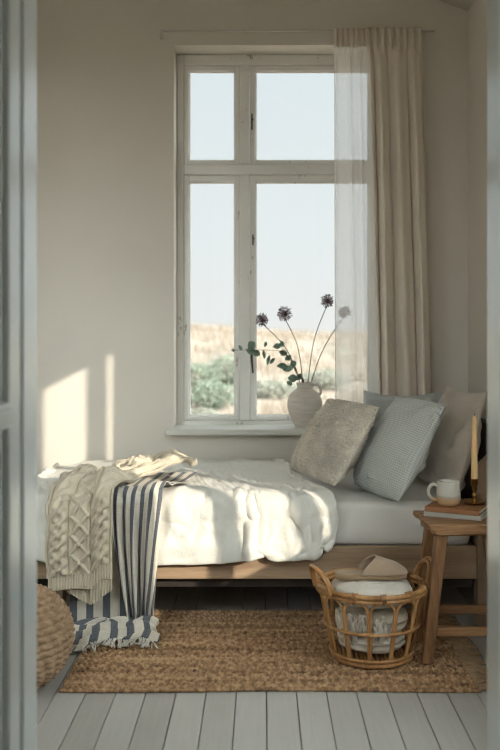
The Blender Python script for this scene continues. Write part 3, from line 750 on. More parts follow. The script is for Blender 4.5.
# ------------------------------------------------------------------ pillows
def pillow(name, label, base_a, base_b, up, hh, T, mat, seed, n=70, fuzz=0.0, wr=1.0, concave=0.07, sag=0.0, cat='cushion', belly=0.0):
    a, b, up = Vector(base_a), Vector(base_b), Vector(up).normalized()
    e = (b - a); hw = e.length / 2; e.normalize(); up = (up - e * up.dot(e)).normalized(); nrm = e.cross(up)
    cen = (a + b) / 2 + up * hh
    rs = np.random.default_rng(seed); o1, o2 = rs.uniform(0, 50, 2)
    def pt(u, v, side):
        x = hw * u * (1 - concave * (1 - v * v) * abs(u) ** 3); y = hh * v * (1 - concave * (1 - u * u) * abs(v) ** 3)
        if v > 0: y -= sag * hh * v * (1 - u * u)
        edge = (1 - u ** 4) * (1 - v ** 4)
        prof = ((1 - u * u) * (1 - v * v)) ** 0.52
        th = T * prof * (1 - 0.18 * v)
        # creases run from the corners and seams towards the middle
        rad = 1 - max(abs(u), abs(v)); an = math.atan2(v, u)
        cr = wr * 0.012 * math.sin(an * 6 + 5 * fbm(u * 2, v * 2, o1, 1, 2) + o2) * math.exp(-((rad - 0.16) / 0.17) ** 2) * min(1, rad * 9)
        cr += wr * 0.014 * fbm(u * 1.8, v * 1.8, o1 + side * 9, 1, 3) * prof
        h = th + cr
        if fuzz: h += fuzz * (abs(fbm(u * 26, v * 26, o2 + side, 1, 2)) * 2.2 - 0.4) * min(1, rad * 12)
        return x, y, side * max(h, 0.002 * (1 if rad > 0.001 else 0))
    verts, uvs = [], []
    g = np.linspace(-1, 1, n); g = np.sign(g) * (1 - (1 - np.abs(g)) ** 1.25)
    for side in (1, -1):
        for u in g:
            for v in g:
                x, y, z = pt(float(u), float(v), side); verts.append(e * x + up * y + nrm * z); uvs.append((x, y))
    f = grid_faces(n, n) + [tuple(q[::-1]) for q in grid_faces(n, n, n * n)]
    o = pyd(name, verts, f, mat, None, True, np.array(uvs)); o.location = cen
    bm = bmesh.new(); bm.from_mesh(o.data); bmesh.ops.remove_doubles(bm, verts=bm.verts, dist=2e-4); bmesh.ops.recalc_face_normals(bm, faces=bm.faces); bm.to_mesh(o.data); bm.free()
    # seam round the rim
    ring = []
    for s in range(4):
        for k in np.linspace(-1, 1, 40, endpoint=False):
            u, v = ((k, -1), (1, k), (-k, 1), (-1, -k))[s]
            x, y, z = pt(float(u), float(v), 1); ring.append(cen + e * x + up * y)
    if not fuzz: tube_obj('seam', ring, 0.0026, mat, o, 6, True)
    return tag(o, label, cat), cen, e, up, nrm, hw, hh
def build_pillows():
    pillow('cushion', 'cream boucle cushion on the bed, frontmost on the left of the heap', (0.112, 3.84, 0.484), (0.268, 3.415, 0.480), (0.205, 0.02, 0.31), 0.170, 0.060, M['boucle'], 2, 190, 0.016, 0.3, -0.02)
    r = pillow('cushion', 'pale blue-grey finely woven cushion leaning behind the cream boucle cushion', (0.362, 3.63, 0.457), (0.482, 3.255, 0.455), (0.19, 0.0, 0.335), 0.188, 0.080, M['bluecheck'], 5, 80, 0, 0.75, -0.03)
    o, cen, e, up, nrm, hw, hh = r
    k = cen + e * hw * 0.93 + up * hh * 0.90; g = Geo()
    for j, (du, dv) in enumerate(((0.0, 0.0), (0.004, -0.022), (0.002, 0.018))):
        q = k + e * du + up * dv
        g.add(tube_geo(spline([q - nrm * 0.012 - up * 0.006, q + e * 0.012, q + nrm * 0.013 + up * 0.006, q - e * 0.006 + up * 0.008], 14), 0.0042, 6))
    g.build('tie_knot', M['greyblue'], o)
    pillow('pillow', 'large beige linen pillow standing against the headboard', (0.64, 3.76, 0.456), (0.705, 3.36, 0.456), (0.135, 0.0, 0.42), 0.196, 0.07, M['beige'], 9, 80, 0, 1.0, 0.02, 0.05, 'pillow')
    pillow('pillow', 'grey-blue linen pillow at the back beneath the curtain', (0.765, 3.89, 0.46), (0.435, 3.88, 0.46), (0.02, 0.05, 0.36), 0.172, 0.05, M['greyblue'], 13, 70, 0, 1.0, 0.0, 0.16, 'pillow')

# ------------------------------------------------------------------ basket, blankets, slipper
BX, BY = 0.351, 2.966
def rb(z): return 0.118 + (0.169 - 0.118) * (z / 0.233) ** 0.85
def ring_path(r, z, n=64, wob=0.0): return [(BX + r * math.cos(2 * PI * k / n), BY + r * math.sin(2 * PI * k / n), z + wob * math.sin(6 * PI * k / n)) for k in range(n)]
def build_basket():
    zf = 0.013
    b = empty('rattan_basket', (BX, BY, zf), 'round open rattan basket on the rug beside the stool', 'basket')
    N = 12; rr = random.Random(3)
    for k in range(N):
        a0 = 2 * PI * (k + 0.2) / N; hw = 0.91 * PI / N; pts = []
        for z in (0.016, 0.06, 0.11, 0.15): pts.append((a0 - hw, z))
        for t in np.linspace(0, PI, 9): pts.append((a0 - hw * math.cos(t), 0.178 + 0.036 * math.sin(t)))
        for z in (0.15, 0.11, 0.06, 0.016): pts.append((a0 + hw, z))
        path = [(BX + rb(z) * math.cos(a), BY + rb(z) * math.sin(a), z + zf) for a, z in pts]
        tube_obj('upright', spline(path, 60), 0.0046, M['rattan'], b, 7)
        for a in (a0 - hw, a0 + hw):
            z = 0.112; r_ = rb(z) + 0.004; c = np.array((BX + r_ * math.cos(a), BY + r_ * math.sin(a), z + zf)); tx = np.array((-math.sin(a), math.cos(a), 0)); tz = np.array((0, 0, 1)); n_ = np.array((math.cos(a), math.sin(a), 0))
            wrap = Geo()
            for s in (1, -1): wrap.add(tube_geo([c - 0.009 * (tx * s + tz) + 0.002 * n_, c + 0.0065 * n_, c + 0.009 * (tx * s + tz) + 0.002 * n_], 0.0018, 5))
            wrap.build('binding', M['rattan'], b)
        c = np.array((BX + rb(0.222) * math.cos(a0), BY + rb(0.222) * math.sin(a0), 0.224 + zf)); tx = np.array((-math.sin(a0), math.cos(a0), 0)); n_ = np.array((math.cos(a0), math.sin(a0), 0))
        wrap = Geo()
        for s in (-0.007, 0.0, 0.007):
            wrap.add(tube_geo([c + s * tx + 0.0125 * (math.cos(w) * n_) + 0.0165 * math.sin(w) * np.array((0, 0, 1)) for w in np.linspace(0, 2 * PI, 14, endpoint=False)], 0.0021, 5, True))
        wrap.build('rim_wrap', M['rattan'], b)
    g = Geo().add(tube_geo(ring_path(rb(0.233) + 0.001, 0.231 + zf), 0.0078, 9, True)); g.add(tube_geo(ring_path(rb(0.215) + 0.0035, 0.2165 + zf), 0.0058, 8, True)); g.build('rim', M['rattan'], b)
    Geo().add(tube_geo(ring_path(rb(0.112) + 0.0075, 0.112 + zf), 0.0046, 8, True)).build('middle_ring', M['rattan'], b)
    g = Geo().add(tube_geo(ring_path(rb(0.0) + 0.006, 0.0085 + zf), 0.0075, 8, True)); g.add(tube_geo(ring_path(rb(0.02) + 0.0075, 0.0235 + zf), 0.005, 8, True)); g.build('base_ring', M['rattan'], b)
    g = Geo()
    for k in range(-9, 10):
        x = k * 0.0125; h = math.sqrt(max(0, 0.116 ** 2 - x * x)); g.add(tube_geo([(BX + x, BY - h, 0.010 + zf), (BX + x, BY + h, 0.010 + zf)], 0.0048, 6))
    g.build('base', M['rattan'], b)
    for s in (-1, 1):
        g = Geo()
        for off, hgt in ((0.0, 0.078), (0.010, 0.070)):
            pts = []
            for t in np.linspace(0, PI, 13):
                a = (PI + 0.32 if s < 0 else 0.20) + (0.36 if s < 0 else 0.31) * math.cos(t); h = math.sin(t) ** 0.75 * hgt
                r_ = rb(0.233) + 0.012 - off + 0.25 * h; pts.append((BX + r_ * math.cos(a), BY + r_ * math.sin(a), 0.222 + zf + h))
            g.add(tube_geo(spline(pts, 48), 0.0058, 8))
        g.build('handle', M['rattan'], b)

def folded(name, label, mat, z0, z1, rx, ry, layers, seed, c=(BX, BY), sq=2.6, tilt=0.0):
    nu, nv = 110, 54; P = np.zeros((nu, nv, 3)); rs = random.Random(seed); o1 = rs.random() * 30
    for i in range(nu):
        a = 2 * PI * i / nu
        k = (abs(math.cos(a)) ** sq + abs(math.sin(a)) ** sq) ** (-1 / sq)
        for j in range(nv):
            t = j / (nv - 1); ph = t * PI - PI / 2; zz = math.sin(ph); rad = math.cos(ph) ** 0.38 if math.cos(ph) > 1e-6 else 0.0
            lob = 1 - 0.17 * (1 - abs(math.sin(PI * layers * (0.5 + 0.5 * zz)))) ** 2.2 * (1 if abs(zz) < 0.96 else 0)
            w = 1 + 0.09 * fbm(math.cos(a) * 2 + o1, math.sin(a) * 2, zz, 1.3, 3)
            r = rad * lob * w * k
            x, y = rx * r * math.cos(a), ry * r * math.sin(a)
            z = (z0 + z1) / 2 + (z1 - z0) / 2 * zz * (1 + 0.0 * r) + 0.010 * fbm(x * 16, y * 16, o1, 1, 3) + tilt * x
            P[i, j] = (c[0] + x, c[1] + y, z)
    return tag(grid_obj(name, P, mat, None, wrap_u=True), label, 'blanket', )
def build_blankets():
    b1 = folded('folded_blanket', 'white folded blanket at the bottom of the rattan basket', M['fold_white'], 0.043, 0.098, 0.108, 0.104, 2, 1, sq=2.1)
    b2 = folded('folded_blanket', 'cream tasselled blanket in the middle of the basket stack', M['fold_cream'], 0.104, 0.170, 0.117, 0.114, 2, 5, sq=2.15)
    b3 = folded('folded_blanket', 'white blanket on top of the basket stack, under the slipper', M['fold_white'], 0.180, 0.262, 0.130, 0.116, 1, 9, sq=2.5)
    # tassels on the middle blanket, facing the room
    g = Geo(); rr = random.Random(8)
    for k in range(46):
        a = -PI / 2 + rr.uniform(-1.25, 0.30); z = rr.uniform(0.112, 0.178); r_ = 0.122 + rr.uniform(-0.004, 0.003)
        c = np.array((BX + r_ * math.cos(a), BY + r_ * math.sin(a), z)); n_ = np.array((math.cos(a), math.sin(a), 0)); tx = np.array((-math.sin(a), math.cos(a), 0))
        for q in range(3):
            s = rr.uniform(-1, 1); g.add(tube_geo(spline([c, c + 0.006 * n_ + tx * 0.006 * s, c + 0.003 * n_ + tx * 0.015 * s + np.array((0, 0, -0.018)), c + tx * 0.016 * s + np.array((0, 0, -0.03))], 9), 0.003, 5))
    g.build('tassels', M['fold_white'], b2)
def build_slipper():
    z0 = 0.2665; Ls = 0.232; c0 = np.array((0.232, 2.943, z0)); rot = math.radians(4)
    r = empty('slipper', (0.34, 2.948, z0), 'taupe felt mule slipper lying on the blankets in the basket', 'slipper')
    def tr(x, y, z):
        return (c0[0] + x * math.cos(rot) - y * math.sin(rot), c0[1] + x * math.sin(rot) + y * math.cos(rot), c0[2] + z)
    def half(s):   # half width of the sole along its length
        heel = 0.034 * math.sqrt(max(0, 1 - ((s - 0.16) / 0.16) ** 2)) if s < 0.16 else 0.034
        mid = 0.034 + 0.010 * float(sm(0.25, 0.68, s))
        toe = mid * math.sqrt(max(0, 1 - (max(0, s - 0.72) / 0.28) ** 2))
        return heel if s < 0.16 else toe
    n, m = 48, 13; S = 0.5 - 0.5 * np.cos(np.linspace(0, PI, n))
    verts, faces = [], []
    for zt in (0.0, 0.019):
        for s in S:
            for t in np.linspace(-1, 1, m):
                verts.append(tr(s * Ls, half(s) * t * (1.0 if zt else 0.93), zt - (0.003 * (1 - t * t) if zt else 0)))
    f1 = grid_faces(n, m); faces = [q[::-1] for q in f1] + [tuple(i + n * m for i in q) for q in f1]
    o = n * m
    for i in range(n - 1):
        for j in (0, m - 1): faces.append((i * m + j, (i + 1) * m + j, o + (i + 1) * m + j, o + i * m + j))
    pyd('sole', verts, faces, M['sole'], r)
    n, m = 40, 25; P = np.zeros((n, m, 3))
    for i in range(n):
        k = i / (n - 1)
        for j in range(m):
            a = PI * j / (m - 1)
            lean = 0.235 * math.sin(a) ** 1.3 * (1 - k)           # opening edge slopes forward over the instep
            s = 0.34 + lean + (1.0 - 0.34 - lean) * k; s = min(s, 0.9995)
            h = (0.054 * (1 - float(np.clip((s - 0.55) / 0.45, 0, 1)) * 0.62)) * math.sqrt(max(0, 1 - max(0, (s - 0.80) / 0.20) ** 2)) 
            w = half(s) + 0.003
            P[i, j] = tr(s * Ls, -w * math.cos(a), 0.015 + max(h, 0.0) * math.sin(a) ** 0.85)
    grid_obj('upper', P, M['slipper'], r, thick=0.0045, sub=1)
    Geo().add(tube_geo([tuple(p) for p in P[0]], 0.0026, 6)).build('edge_binding', M['slipper'], r)

# ------------------------------------------------------------------ stool and what stands on it
def build_stool():
    r = empty('wooden_stool', (0.66, 2.99, 0), 'rustic wooden stool at the bedside carrying books and a mug', 'stool')
    zt = 0.452; X0, X1, Y0, Y1 = 0.512, 0.815, 2.868, 3.105
    bm = bmesh.new(); box(bm, (X0, Y0, zt - 0.036), (X1, Y1, zt), 0.0)
    bmesh.ops.subdivide_edges(bm, edges=list(bm.edges), cuts=7, use_grid_fill=True)
    for v in bm.verts:
        if v.co.z < zt - 0.02 and v.co.x < X0 + 0.02: v.co.x += 0.02
        if v.co.x < X0 + 0.01: v.co.x += 0.006 * math.sin(v.co.y * 40)
        v.co.z += 0.0015 * fbm(v.co.x * 12, v.co.y * 12, 0, 1, 2)
        if v.co.y < Y0 + 0.01: v.co.y += 0.004 * fbm(v.co.x * 16, v.co.z * 20, 2, 1, 2)
    bmesh.ops.bevel(bm, geom=[e for e in bm.edges if e.is_manifold and e.calc_face_angle(0) > 0.7], offset=0.006, segments=3, affect='EDGES', profile=0.5)
    bm_obj('seat', bm, M['stool'], r, True)
    h = 0.019; z1 = zt - 0.037
    feet = {}
    for sx in (0, 1):
        for sy in (0, 1):
            tx = 0.563 if sx == 0 else 0.752; bx = 0.516 if sx == 0 else 0.80
            ty = 2.905 if sy == 0 else 3.078; by = 2.893 if sy == 0 else 3.098
            feet[sx, sy] = (tx, ty, bx, by); zb = 0.0155 if bx < 0.64 else 0.001
            q = lambda cx, cy, hh, z: [(cx - hh, cy - hh, z), (cx + hh, cy - hh, z), (cx + hh, cy + hh, z), (cx - hh, cy + hh, z)]
            prism_obj('leg', q(bx, by, h * 0.86, zb), q(tx, ty, h, z1), M['stool_z'], r, 0.004)
    def at(k, z): tx, ty, bx, by = feet[k]; t = z / z1; return bx + (tx - bx) * t, by + (ty - by) * t
    for sy, z in ((0, 0.112), (1, 0.122)):
        a, b = at((0, sy), z), at((1, sy), z)
        box_obj('stretcher', (a[0] + 0.016, a[1] - 0.010, z - 0.014), (b[0] - 0.016, a[1] + 0.010, z + 0.014), M['stool'], r, 0.003)
    # books
    e = Vector((0.895, -0.445, 0)).normalized(); n = Vector((0.445, 0.895, 0)).normalized(); FL = Vector((0.528, 3.0, 0))
    def book(label, z, th, ln, wd, cover, off):
        o = FL + e * off[0] + n * off[1]
        root = empty('book', o + e * ln / 2 + n * wd / 2 + Vector((0, 0, z)), label, 'book', 'books on the stool')
        def slab(name, a0, a1, b0, b1, c0, c1, mat, bev=0.0008):
            P = [o + e * a + n * b for a, b in ((a0, b0), (a1, b0), (a1, b1), (a0, b1))]
            return prism_obj(name, [(p.x, p.y, c0) for p in P], [(p.x, p.y, c1) for p in P], mat, root, bev)
        slab('pages', 0.003, ln - 0.003, 0.004, wd - 0.003, z + 0.0024, z + th - 0.0024, M['paper'])
        slab('cover', 0, ln, 0, wd, z, z + 0.0022, cover); slab('cover', 0, ln, 0, wd, z + th - 0.0022, z + th, cover)
        slab('spine', 0, ln, -0.0018, 0.0035, z, z + th, cover)
        return root
    book('thin pale grey book lying directly on the wooden stool seat', zt + 0.0015, 0.0145, 0.186, 0.155, M['book_grey'], (-0.002, -0.003))
    book('tan brown book under the mug, on top of the grey book', zt + 0.0165, 0.0155, 0.176, 0.150, M['book_tan'], (0.0, 0.0))
    zb = zt + 0.0323
    # mug
    c = (0.610, 3.022, zb)
    m = empty('mug', c, 'stoneware mug with a pale glaze standing on the tan book', 'mug')
    prof = [(0, 0.0005), (0.026, 0.0), (0.034, 0.004), (0.0385, 0.014), (0.0395, 0.035), (0.039, 0.060), (0.0378, 0.078), (0.0362, 0.0795), (0.0346, 0.077), (0.0356, 0.05), (0.035, 0.016), (0.028, 0.009), (0, 0.008)]
    o = lathe_obj('body', prof, (0, 0, 0), M['mug'], None, 56); o.location = c; bpy.context.view_layer.update(); parent_to(o, m)
    hp = spline([(-0.037, 0, 0.064), (-0.054, -0.004, 0.068), (-0.067, -0.006, 0.052), (-0.064, -0.006, 0.032), (-0.050, -0.003, 0.020), (-0.037, 0, 0.018)], 30)
    o = tube_obj('handle', hp, np.linspace(0.0058, 0.005, len(hp)), M['mug'], None, 10); o.location = c; bpy.context.view_layer.update(); parent_to(o, m)
    # candle holder and candle
    c = (0.700, 3.045, zb)
    hd = empty('candle_holder', c, 'brass candle holder with round saucer on the books', 'candle holder')
    lathe_obj('saucer', [(0, 0.0), (0.028, 0.0), (0.036, 0.003), (0.0405, 0.008), (0.0415, 0.0095), (0.039, 0.0095), (0.034, 0.0055), (0.02, 0.0035), (0, 0.0035)], c, M['brass'], hd, 48)
    lathe_obj('stem', [(0, 0.003), (0.013, 0.004), (0.0075, 0.010), (0.0055, 0.018), (0.0085, 0.024), (0.0095, 0.028), (0.006, 0.033), (0.0058, 0.042), (0.009, 0.048), (0.0068, 0.054), (0.0095, 0.058), (0.0125, 0.063), (0.0125, 0.079), (0.0138, 0.081), (0.0138, 0.083), (0.0112, 0.083), (0.0112, 0.066), (0, 0.066)], c, M['brass'], hd, 32)
    cd = empty('candle', (c[0], c[1], zb + 0.067), 'tall honey-coloured taper candle standing in the brass holder', 'candle')
    lathe_obj('taper', [(0, 0.0), (0.0105, 0.0), (0.0108, 0.02), (0.0098, 0.10), (0.0076, 0.19), (0.0066, 0.212), (0.004, 0.221), (0, 0.223)], (c[0], c[1], zb + 0.0675), M['wax'], cd, 24)
    tube_obj('wick', [(c[0], c[1], zb + 0.285), (c[0] + 0.0005, c[1], zb + 0.297)], 0.0009, M['wick'], cd, 5)

# ------------------------------------------------------------------ vase and dried flowers
def build_vase():
    c = (0.1985, 4.285, 0.6123)
    v = empty('vase', c, 'round cream stoneware vase with one handle on the window sill', 'vase')
    prof = [(0, 0.0005), (0.042, 0.0), (0.046, 0.004), (0.058, 0.028), (0.074, 0.062), (0.0815, 0.095), (0.079, 0.125), (0.066, 0.152), (0.047, 0.168), (0.038, 0.177), (0.0365, 0.188), (0.0395, 0.198), (0.0405, 0.203), (0.037, 0.204), (0.033, 0.198), (0.032, 0.180), (0.045, 0.162), (0.070, 0.12), (0.07, 0.08), (0.04, 0.012), (0, 0.010)]
    P = spline([(r, z, 0) for r, z in prof], 100)
    lathe_obj('body', [(abs(float(p[0])), float(p[1])) for p in P], c, M['vase'], v, 64)
    hp = spline([(c[0] + 0.037, c[1], c[2] + 0.192), (c[0] + 0.058, c[1], c[2] + 0.194), (c[0] + 0.071, c[1], c[2] + 0.180), (c[0] + 0.073, c[1], c[2] + 0.160), (c[0] + 0.068, c[1], c[2] + 0.146)], 24)
    tube_obj('handle', hp, 0.0072, M['vase'], v, 10)
    mouth = np.array((c[0], c[1], c[2] + 0.19))
    specs = [((262, 320), 6.3, -0.012, 4.27, 'dried flower head leftmost in the vase, on an arching stem'),
             ((284.5, 314), 7.4, -0.004, 4.265, 'largest dried flower head, second from left in the vase'),
             ((327.5, 301), 6.6, 0.008, 4.28, 'tallest dried flower head in the vase, just left of the sheer curtain'),
             ((344.5, 312), 6.2, 0.017, 4.30, 'dried flower head seen through the sheer curtain')]
    for k, (px, rp, dx, Y, lab) in enumerate(specs):
        h = np.array(W(px[0], px[1], Y)); rad = rp / (F / Y); rr = random.Random(20 + k)
        f = empty('dried_flower', tuple(h), lab, 'flower', 'dried flowers in the vase')
        b = mouth + np.array((dx, 0.004 * (k - 1.5), -0.06)); bend = np.array((0.012 if k < 2 else -0.008, 0, 0.02))
        tube_obj('stem', spline([b, mouth + np.array((dx * 1.4 + (h[0] - mouth[0]) * 0.04, 0, 0.02)), (mouth + h) / 2 + bend * (1 if k != 3 else 0.3), h - np.array((0, 0, rad * 0.5))], 24), 0.0022, M['stem'], f, 6)
        g = Geo(); n = 110
        for i in range(n):
            z = 1 - 2 * (i + 0.5) / n; a = i * 2.39996; q = np.array((math.sqrt(1 - z * z) * math.cos(a), math.sqrt(1 - z * z) * math.sin(a), z)); q += np.array([rr.uniform(-0.12, 0.12) for _ in range(3)]); ln = rad * rr.uniform(0.82, 1.08)
            t = h + q * ln
            g.add(tube_geo([h + q * rad * 0.3, h + q * ln * 0.8, t], [0.0006, 0.0009, 0.0021], 4))
            # little six-pointed floret
            u_ = np.cross(q, (0.3, 0.5, 0.8)); u_ /= np.linalg.norm(u_); w_ = np.cross(q, u_); o = len(g.v)
            g.v.append(t - q * 0.001)
            for s in range(6):
                an = s * PI / 3 + i; r_ = 0.0048 if s % 2 == 0 else 0.0016; g.v.append(t + r_ * (math.cos(an) * u_ + math.sin(an) * w_) + q * (0.0015 if s % 2 == 0 else 0))
            for s in range(6): g.f.append((o, o + 1 + s, o + 1 + (s + 1) % 6))
        g.add(lathe_geo([(0, -rad * 0.42), (rad * 0.3, -rad * 0.3), (rad * 0.42, 0), (rad * 0.3, rad * 0.3), (0, rad * 0.42)], h, 10))
        g.build('flower_head', M['allium'], f, False)
    # eucalyptus sprigs
    def leaf(g, p, d, nrm, ln, wd):
        d = d / np.linalg.norm(d); s = np.cross(d, nrm); s /= np.linalg.norm(s); nn = np.cross(s, d); o = len(g.v); prof = [(0, 0.04), (0.2, 0.62), (0.45, 1.0), (0.7, 0.86), (0.9, 0.45), (1.0, 0.03)]
        for t, w in prof:
            for q in (-1, 0, 1): g.v.append(p + d * ln * t + s * wd * w * q + nn * (0.10 * ln * abs(q) - 0.12 * ln * t * t))
        for i in range(5):
            for j in range(2): a = o + i * 3 + j; g.f.append((a, a + 1, a + 4, a + 3))
    def sprig(pxs, Y, leaves, lab, seed):
        rr = random.Random(seed); pts = [mouth + np.array((-0.012 + 0.006 * (seed - 1), -0.020 + 0.010 * (seed - 1), -0.05)), mouth + np.array((-0.015 + 0.008 * (seed - 1), -0.022 + 0.010 * (seed - 1), 0.028))] + [np.array(W(x, y, Y - 0.006 * k)) for k, (x, y) in enumerate(pxs)]
        r = empty('eucalyptus_sprig', tuple(pts[1]), lab, 'sprig', 'green sprigs in the vase')
        path = spline(pts, 50); tube_obj('stem', path, np.linspace(0.0022, 0.0009, len(path)), M['stem'], r, 5)
        g = Geo()
        for (lx, ly, dx, dy, ln, wd) in leaves:
            p = np.array(W(lx, ly, Y - 0.012 - rr.uniform(0, 0.02))); d = np.array((dx, rr.uniform(-0.35, 0.2), -dy)); nrm = np.array((rr.uniform(-0.4, 0.4), -1, rr.uniform(-0.2, 0.5)))
            leaf(g, p, d, nrm, ln * 1.2, wd * 1.25)
        o = g.build('leaves', M['euc'], r); md = o.modifiers.new('thickness', 'SOLIDIFY'); md.thickness = 0.0009
    sprig([(297, 374), (291, 362), (283, 352), (268, 350), (250, 350), (234, 350)], 4.234,
          [(248, 348, 0.6, -0.5, 0.034, 0.016), (246, 350, 1, 0.25, 0.040, 0.014), (254, 351, 0.8, 0.7, 0.028, 0.013), (242, 350, -0.6, -0.9, 0.022, 0.006), (235, 350, -1, 0.1, 0.014, 0.006), (263, 350, 0.2, 1, 0.034, 0.006), (270, 355, -0.3, 1, 0.04, 0.007), (265, 347, 0.2, -1, 0.022, 0.006)],
          'eucalyptus sprig reaching left from the vase towards the window post', 1)
    sprig([(299, 378), (295, 366), (288, 356), (280, 346)], 4.280,
          [(273, 347, 0.9, -0.2, 0.034, 0.011), (279, 352, 1, 0.2, 0.034, 0.012), (283, 347, -0.3, -0.9, 0.026, 0.009), (277, 366, 1, 0.0, 0.040, 0.013), (285, 360, 0.7, -0.5, 0.03, 0.011), (283, 370, 1, -0.3, 0.044, 0.012), (290, 366, 0.9, -0.6, 0.03, 0.012), (288, 378, 1, 0.0, 0.040, 0.015), (297, 380, 0.6, -0.8, 0.030, 0.011), (291, 381, -0.2, 0.3, 0.02, 0.012), (275, 358, -0.8, 0.9, 0.03, 0.007)],
          'leafy eucalyptus sprig low over the left side of the vase mouth', 2)

# ------------------------------------------------------------------ rug, pouf
def build_rug():
    X0, X1, Y0, Y1 = -0.590, 0.635, 2.693, 3.46
    nx, ny = 420, 300; x = np.linspace(X0, X1, nx)[:, None] * np.ones((1, ny)); y = np.linspace(Y0, Y1, ny)[None, :] * np.ones((nx, 1))
    row = y / 0.021; ri = np.floor(row); fr = row - ri
    xx = x + 0.004 * np.sin(y * 7) ; col = xx / 0.017 + 0.5 * (ri % 2)
    h = 0.0095 * np.clip(1 - np.abs(2 * fr - 1) ** 3, 0, 1) * (0.25 + 0.75 * np.abs(np.sin(PI * col)) ** 0.6)
    rz = RNG.normal(0, 1, (nx, ny)); h = h + 0.0005 * rz
    z = 0.003 + h; yw = y + 0.006 * np.sin(x * 6 + 1) * (1 - (y - Y0) / (Y1 - Y0)); xw = x + 0.005 * np.sin(y * 17) * (x > 0.2)
    P = np.stack([xw, yw, z], -1)
    ed = np.zeros((nx, ny), bool); ed[0] = ed[-1] = True; ed[:, 0] = ed[:, -1] = True; P[ed, 2] = 0.0008
    r = empty('jute_rug', (0.04, 3.08, 0), 'woven brown jute rug with a fringed end on the grey floorboards', 'rug')
    grid_obj('woven_field', P, M['jute_rug'], r)
    g = Geo(); rr = random.Random(5)
    for k in range(150):
        yy = Y0 + 0.006 + (Y1 - Y0 - 0.01) * k / 149; xe = X1 + 0.005 * math.sin(yy * 17)
        for q in range(2):
            ln = rr.uniform(0.035, 0.075); dy = rr.uniform(-0.028, 0.018); z1 = rr.uniform(0.003, 0.010)
            g.add(tube_geo(spline([(xe - 0.008, yy, 0.006), (xe + ln * 0.4, yy + dy * 0.4, 0.006 + z1), (xe + ln * 0.8, yy + dy, 0.004 + z1 * 0.4), (xe + ln, yy + dy * 1.4 + rr.uniform(-0.012, 0.012), 0.003)], 9), rr.uniform(0.002, 0.0034), 5))
    g.build('fringe', M['jute'], r)
    g = Geo()
    for yy, s in ((Y0, -1),):
        pts = [(xv, Y0 + 0.006 * math.sin(xv * 6 + 1) + 0.001, 0.0052) for xv in np.linspace(X0, X1, 160)]
        g.add(tube_geo(pts, [0.0050 + 0.0008 * math.sin(i * 1.7) for i in range(160)], 8))
    g.build('edge_cord', M['jute_rug'], r)
def build_pouf():
    cx, cy, R, Hh = -0.778, 2.76, 0.2, 0.143
    nu, nv = 360, 190; P = np.zeros((nu, nv, 3)); rows = 22
    for j in range(nv):
        t = j / (nv - 1); ph = (t - 0.5) * PI * 0.985
        rad = R * (math.cos(ph) ** 0.72); z = 0.142 + Hh * 0.98 * math.sin(ph)
        nr, nz = math.cos(ph), math.sin(ph)
        for i in range(nu):
            a = 2 * PI * i / nu
            row = t * rows + a / (2 * PI); ri = math.floor(row); fr = 2 * (row - ri) - 1
            b = 0.0135 * math.sqrt(max(0, 1 - fr * fr)) ** 0.8
            cnt = 60; s = a * cnt / 2 / 1.0
            b += 0.0034 * math.sin(s + 1.6 * fr + ri * 1.3) * (1 - fr * fr)
            b += 0.0015 * noise.noise(Vector((a * 30, row * 6, 0)))
            q = rad + b * nr; P[i, j] = (cx + q * math.cos(a), cy + q * math.sin(a), max(0.0005, z + b * nz - 0.004))
    tag(grid_obj('jute_pouf', P, M['rope'], None, wrap_u=True), 'round braided jute pouf on the floor beside the doorway', 'pouf')

